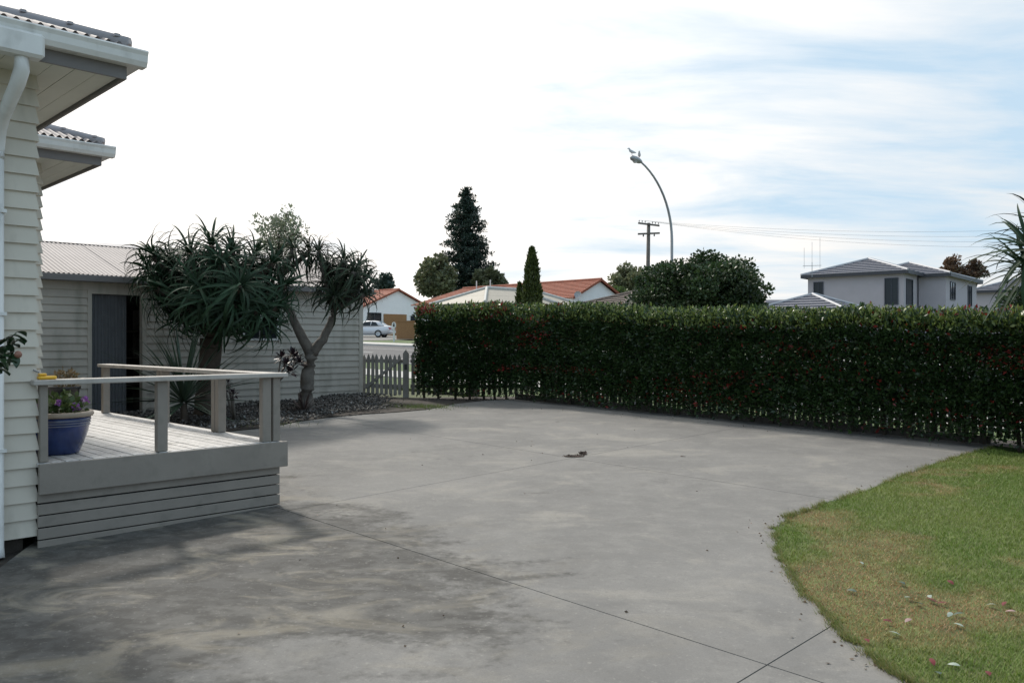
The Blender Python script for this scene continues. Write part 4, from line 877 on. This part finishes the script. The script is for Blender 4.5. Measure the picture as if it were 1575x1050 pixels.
# I: far right house, J: flat roofed building
p = at(1497, 448, 80); hI = thing('low_house', 'grey tiled house at the far right beyond the two storey house', 'house', (p.x, 80, g(80)), ang)
MB().box(0, 7.5, 0, 6, -.5, p.z-g(80)-.05).build('wall', M_lilac, hI); hiproof(hI, 0, 7.5, 0, 6, p.z-g(80), R(19), M_greytile, M_hip, .4, fm=M_fascia2, tile=.4)
p = at(1178, 454, 85); hJ = thing('flat_roofed_building', 'distant grey flat topped building left of the garage roof', 'building', (p.x, 85, g(85)))
MB().box(0, 9, 0, 8, -.5, p.z-g(85)-.5).build('wall', M_lilac, hJ); MB().add([(-.3, -.3, p.z-g(85)-.75), (9.3, -.3, p.z-g(85)-.75), (9.3, 8.3, p.z-g(85)), (-.3, 8.3, p.z-g(85)), (-.3, -.3, p.z-g(85)-.95), (9.3, -.3, p.z-g(85)-.95), (9.3, 8.3, p.z-g(85)-.2), (-.3, 8.3, p.z-g(85)-.2)], [(0,1,2,3),(7,6,5,4),(0,4,5,1),(1,5,6,2),(2,6,7,3),(3,7,4,0)]).build('roof', mat('grey_iron', (.25, .25, .26), .5), hJ)
# ------------------------------------------------------------------ street lamp, power pole, wires, birds
lx, ly = 7.2, 37.4; lb = thing('street_lamp', 'tall grey street lamp with long curved arm and two birds', 'street lamp', (lx, ly, g(ly)))
hz_ = at(980, 246, 35.6).z-g(ly); pts = [(0, 0, -.2), (0, 0, 3), (0, 0, 5.2)]; 
for i in range(1, 13):
    a = i/12*R(68); s = math.sin(a)/math.sin(R(68)); c_ = (1-math.cos(a))/(1-math.cos(R(68))); pts.append((-Q*2.35*c_, -Q*2.35*c_, 5.2+(hz_-5.25)*s))
MB().tube(pts, [.085, .08, .065]+[.06-.0018*i for i in range(12)], 10).build('pole', M_metal, lb, smooth=True)
e = Vector(pts[-1]); dv = Vector((-Q, -Q, .12)).normalized()
hd = MB(); hd.tube([e-dv*.05, e+dv*.1, e+dv*.35, e+dv*.62, e+dv*.72], [.06, .11, .14, .11, .03], 10); hd.build('lamp_head', M_metal, lb, smooth=True)
MB().lathe([(0, -.06), (.06, -.05), (.11, 0), (.10, .02), (0, .02)], 14).build('lens', mat('lamp_lens', (.5, .5, .48), .15), lb, tuple(e+dv*.4+Vector((0, 0, -.11))))
for nm, s, lab in ((0, .62, 'pale gull perched at the tip of the street lamp head'), (1, .1, 'pale gull perched where the lamp head meets the arm')):
    p = Vector((lx, ly, g(ly)))+e+dv*s+Vector((0, 0, .125)); b = thing('gull', lab, 'bird', p, R(200+60*nm))
    MB().tube([(-.20, 0, .10), (-.10, 0, .11), (0, 0, .13), (.09, 0, .17), (.12, 0, .23), (.15, 0, .26), (.18, 0, .255), (.23, 0, .245)], [.012, .045, .065, .055, .035, .036, .028, .004], 10).build('body', mat('gull_feathers', (.55, .56, .58), .7), b, smooth=True)
    for q in (-.02, .02): MB().tube([(0, q, -.01), (0, q, .08)], .006, 5).build('leg', M_red, b)
py_ = 60.0; pb = Vector(((997-787.5)/F*py_, py_, g(py_))); pole = thing('power_pole', 'timber power pole with two cross arms left of the street lamp', 'power pole', pb)
ph = at(997, 343, py_).z-pb.z; MB().tube([(-.1, 0, -.3), (-.03, 0, ph*.5), (.03, 0, ph)], [.17, .15, .125], 10).build('pole_shaft', M_pole, pole, smooth=True)
arms = []
for z, l_, a_ in ((ph-.12, .80, -.10), (ph-.78, .82, .05)):
    dirx = Vector((1, .15, -.10 if z > ph-.5 else .06)); arms.append((z, l_, dirx)); c_ = Vector((.02, -.14, z)); q = dirx.normalized()
    v = []
    for s in (-1, 1):
        for yy_, zz_ in ((-.05, -.06), (.05, -.06), (.05, .06), (-.05, .06)): v.append(c_+q*l_*s+Vector((0, yy_, zz_)))
    MB().add(v, [(3,2,1,0),(4,5,6,7),(0,1,5,4),(1,2,6,5),(2,3,7,6),(3,0,4,7)]).build('cross_arm', M_pole, pole)
ins = []
for s in (-.9, -.62, -.34, .34, .62, .9):
    z, l_, dx_ = arms[0]; p = Vector((.02, -.14, z))+dx_.normalized()*l_*s+Vector((0, 0, .06)); ins.append(pb+p+Vector((0, 0, .15)))
    MB().lathe([(.012, 0), (.012, .05), (.04, .06), (.03, .1), (.04, .12), (.015, .16), (0, .16)], 8).build('insulator', M_black, pole, tuple(p))
for s in (-.5, .5):
    z, l_, dx_ = arms[1]; MB().lathe([(.02, 0), (.05, -.03), (.05, -.15), (0, -.16)], 8).build('insulator', M_black, pole, tuple(Vector((.02, -.14, z))+dx_.normalized()*l_*s+Vector((0, 0, -.06))))
far = at(1990, 322, 58)
for k, (i, lab) in enumerate(((0, 'topmost overhead wire crossing the sky to the right'), (2, 'second overhead wire from the top'), (3, 'third overhead wire from the top'), (5, 'lowest overhead wire crossing the sky to the right'))):
    a = ins[i]; b = far+Vector((k*.1, k*.2, -.05-.45*k)); pts = [a.lerp(b, t/24)-Vector((0, 0, (1.15+.10*k)*4*(t/24)*(1-t/24))) for t in range(25)]
    ov = thing('power_line', lab, 'wire', a, group='overhead wires'); MB().tube([p-a for p in pts], .0065, 4).build('wire', M_wire, ov)
# ------------------------------------------------------------------ parked car and post sign across the road
cY = 70.0; cx = (604-787.5)/F*cY; car = thing('parked_car', 'silver sedan parked in front of the white gabled house', 'car', (cx, cY, g(cY)+.01), R(180-9))   # +x local = forward (to the left)
def loft(secs, name, m, parent, smooth=True):
    k = len(secs[0]); v = [p for s in secs for p in s]; f = [(i*k+j, i*k+(j+1) % k, (i+1)*k+(j+1) % k, (i+1)*k+j) for i in range(len(secs)-1) for j in range(k)]+[tuple(range(k)), tuple(range((len(secs)-1)*k+k-1, (len(secs)-1)*k-1, -1))]
    return MB().add(v, f).build(name, m, parent, smooth=smooth)
def sec(x, wd, z0, z1, tum=.9): return [(x, -wd*.9, z0), (x, -wd, z0+.12), (x, -wd, (z0+z1)/2), (x, -wd*.97, z1-.1), (x, -wd*.82*tum, z1), (x, 0, z1+.015), (x, wd*.82*tum, z1), (x, wd*.97, z1-.1), (x, wd, (z0+z1)/2), (x, wd, z0+.12), (x, wd*.9, z0)]
loft([sec(.0, .70, .42, .78), sec(.06, .80, .30, .92), sec(.5, .85, .22, .97), sec(1.3, .86, .20, .93), sec(2.6, .86, .2, .92), sec(3.3, .85, .2, .88), sec(4.0, .80, .22, .76), sec(4.33, .70, .28, .62), sec(4.4, .6, .36, .55)], 'body', M_carp, car)
def csec(x, w0, w1, z0, z1): return [(x, -w0, z0), (x, -w1, z1), (x, 0, z1+.03), (x, w1, z1), (x, w0, z0)]
loft([csec(.55, .74, .70, .93, .96), csec(1.05, .77, .60, .9, 1.30), csec(1.6, .78, .60, .9, 1.375), csec(2.2, .78, .60, .9, 1.35), csec(3.05, .76, .68, .88, .93)], 'cabin', M_carp, car)
for s in (-1, 1):
    for pts in (((1.02, .95), (1.25, 1.24), (1.62, 1.31), (1.66, .95)), ((1.72, .95), (1.70, 1.31), (2.15, 1.28), (2.72, .95))):
        MB().add([(x, s*((.775+(.60-.775)*(z-.9)/.47)+.012), z) for x, z in pts]+[(x, s*((.775+(.60-.775)*(z-.9)/.47)-.02), z) for x, z in pts], [(0,1,2,3),(7,6,5,4),(0,4,5,1),(1,5,6,2),(2,6,7,3),(3,7,4,0)]).build('side_window', M_glass, car)
    for x in (1.0, 3.55):
        wh = MB().lathe([(.20, -.1), (.29, -.1), (.31, -.06), (.31, .06), (.29, .1), (.20, .1)], 24).build('wheel', M_tyre, car, (x, s*.79, .30), (R(90), 0, 0), True)
        MB().lathe([(0, s*-.105), (.08, s*-.10), (.19, s*-.085), (.205, s*-.10), (.205, 0)], 20).build('rim', M_rim, wh, smooth=True)
    MB().box(-.015, .20, s*.62-.17, s*.62+.17, .64, .80).build('tail_light', M_red, car)
MB().add([(.62, -.62, .985), (.62, .62, .985), (1.03, .52, 1.30), (1.03, -.52, 1.30), (.60, -.62, .97), (.60, .62, .97), (1.0, .52, 1.315), (1.0, -.52, 1.315)], [(0,1,2,3),(7,6,5,4),(0,4,5,1),(1,5,6,2),(2,6,7,3),(3,7,4,0)]).build('rear_window', mat('pale_glass', (.25, .32, .38), .1), car)
MB().box(-.05, .12, -.78, .78, .34, .55).build('bumper', M_carp, car, bevel=.04); MB().box(-.07, -.052, -.2, .2, .56, .66).build('number_plate', M_white, car)
sY = 58.0; sp = at(606, 527, sY); sg = thing('post_sign', 'white oval sign on a white post across the road by the car', 'sign', (sp.x, sY, g(sY)))
sh_ = at(606, 500, sY).z-g(sY); MB().box(-.06, .06, -.045, .05, -.3, sh_-.1).build('post', M_white, sg)
def oval(rx, rz_, y0, y1): return MB().add([(rx*math.cos(2*math.pi*i/24), y0, rz_*math.sin(2*math.pi*i/24)) for i in range(24)]+[(rx*math.cos(2*math.pi*i/24), y1, rz_*math.sin(2*math.pi*i/24)) for i in range(24)], [tuple(range(24)), tuple(range(47, 23, -1))]+[(i, (i+1) % 24, 24+(i+1) % 24, 24+i) for i in range(24)])
oval(.15, .23, -.09, -.05).build('sign_face', M_white, sg, (0, 0, sh_)); 
MB().box(-.06, .06, -.10, -.091, -.10, .04).build('sign_mark', M_black, sg, (0, 0, sh_)); oval(.05, .05, -.10, -.091).build('sign_mark', M_black, sg, (0, 0, sh_+.11))
wl = thing('garden_wall', 'low tan brick wall beside the parked car', 'wall', (at(622, 515, 64).x, 64, g(64)), R(10)); MB().box(-.6, 5, 0, .25, -.2, 1.35).build('wall_body', M_brick, wl); MB().box(-.65, 5.05, -.03, .28, 1.352, 1.43).build('coping', M_brick, wl)
# ------------------------------------------------------------------ small things on the ground
def fallen(px, py, ln, col, lab, grp, lift=.016):
    x, y = gp(px, py); o = thing('fallen_leaf', lab, 'leaf', (x, y, g(y)+lift), random.uniform(0, 6.28), grp); o.rotation_euler = (random.uniform(-.3, .3), random.uniform(-.3, .3), random.uniform(0, 6.28))
    v = []; f = []
    for i in range(6):
        t = i/5; ww = ln*.24*math.sin(math.pi*min(1, t*.94+.03))**.8; v += [(t*ln-ln/2, -ww, ww*.5), (t*ln-ln/2, 0, .01*math.sin(3*t)), (t*ln-ln/2, ww, ww*.5)]
        if i: b = 3*i; f += [(b-3, b, b+1, b-2), (b-2, b+1, b+2, b-1)]
    link('blade', mesh('blade', v, f, col, True), o)
ML = {'red': mat('red_leaf', (.13, .018, .02), .75, .3, 30), 'pale': mat('pale_leaf_back', (.26, .31, .26), .5, .15, 30), 'pink': mat('pink_leaf', (.30, .19, .18), .5, .2, 30), 'green': mat('green_fallen_leaf', (.05, .08, .05), .4, .3, 30)}
for px, py, k in ((1333, 989, 'red'), (1432, 926, 'red'), (1438, 929, 'red'), (1449, 931, 'red'), (1434, 1022, 'red'), (1520, 1040, 'red'), (1462, 899, 'red'), (1365, 959, 'red'), (1545, 932, 'red'),
                  (1397, 923, 'pale'), (1376, 978, 'pale'), (1461, 949, 'pale'), (1525, 934, 'pale'), (1474, 965, 'pale'), (1467, 1027, 'pale'), (1325, 869, 'pale'), (1430, 921, 'pale'),
                  (1554, 944, 'pink'), (1397, 958, 'pink'), (1413, 932, 'green'), (1310, 912, 'green'), (1387, 900, 'green'), (1475, 948, 'green'), (1443, 1040, 'green'), (1520, 700, 'green')):
    fallen(px, py, .058 if k != 'green' else .065, ML[k], {'red': 'curled dark red leaf fallen on the lawn', 'pale': 'pale underside of a leaf fallen on the lawn', 'pink': 'pinkish curled leaf fallen on the lawn', 'green': 'dark green leaf fallen on the lawn'}[k], k+' fallen leaves on the lawn')
M_lit = mat('brown_litter', (.075, .05, .038), .9, .4, 40, bump=.8)
for (px, py, a, b, h, lab) in ((884, 702, .145, .03, .014, 'long flat strip of brown debris in the middle of the concrete'), (897, 698, .05, .04, .018, 'small brown clump of debris next to the longer strip')):
    x, y = gp(px, py); v, f, c = leafcloud(150, (0, 0, h*.4), (a, b*2, h*.6), .022, .3, (.9, .9, .9), (1.2, 1.1, 1.), 0.)
    o = thing('debris_clump', lab, 'debris', (x, y, g(y)+.004)); link('litter', mesh('litter', v, f, M_lit), o)
    mb = MB(); ring = 14
    mb.add([(a*.85*math.cos(6.283*i/ring)*random.uniform(.8, 1.1), b*1.7*math.sin(6.283*i/ring)*random.uniform(.8, 1.1), 0) for i in range(ring)]+[(a*.5*math.cos(6.283*i/ring), b*math.sin(6.283*i/ring), h*random.uniform(.6, 1)) for i in range(ring)], [tuple(range(ring, 2*ring))]+[(i, (i+1) % ring, ring+(i+1) % ring, ring+i) for i in range(ring)]).build('clump_core', M_lit, o)
x, y = gp(1050, 702); o = thing('dead_leaf', 'tiny dark leaf lying alone on the far concrete', 'leaf', (x, y, g(y)+.004)); link('blade', MB().add([(-.03, -.012, 0), (.03, -.008, .006), (.04, .012, .002), (-.02, .014, .008)], [(0, 1, 2, 3)]).mesh('blade', M_lit), o)

# scattered dry leaf bits and grit, mostly along the foot of the hedge and the lawn edge
nb_ = 210; tt_ = rng.random(nb_); LP = np.empty((nb_, 2)); k1 = rng.random(nb_) < .55
LP[k1] = (np.array(gp(760, 619))+(np.array(gp(1510, 686))-np.array(gp(760, 619)))*tt_[k1][:, None])-np.array([Q, Q])*np.abs(rng.normal(0, .22, (k1.sum(), 1)))
e_ = np.array(edge[4:60]); LP[~k1] = e_[rng.integers(0, len(e_), (~k1).sum())]-np.abs(rng.normal(0, .16, ((~k1).sum(), 2)))*np.array([1, .2])
far_ = rng.random(nb_) < .22; LP[far_] = np.stack([rng.uniform(-2.2, 3, far_.sum()), rng.uniform(4, 13, far_.sum())], 1)
ok_ = inpoly(LP[:, 0], LP[:, 1], yard); LP = LP[ok_]; nb_ = len(LP)
P3 = np.stack([LP[:, 0], LP[:, 1], SL*(LP[:, 1]-7.5)+.006], 1); dd = np.stack([np.cos(rng.uniform(0, 6.28, nb_)), np.sin(rng.uniform(0, 6.28, nb_)), np.zeros(nb_)], 1)
v, f, c = leafat(P3, dd, .022, .3, (.06, .045, .03), (.20, .13, .08), .0, .12)
o = stuff(link('leaf_litter', mesh('leaf_litter', v, f, M_leafattr, cols=c))); o['label'] = 'tiny dry leaf bits scattered over the concrete'; o['category'] = 'leaf litter'
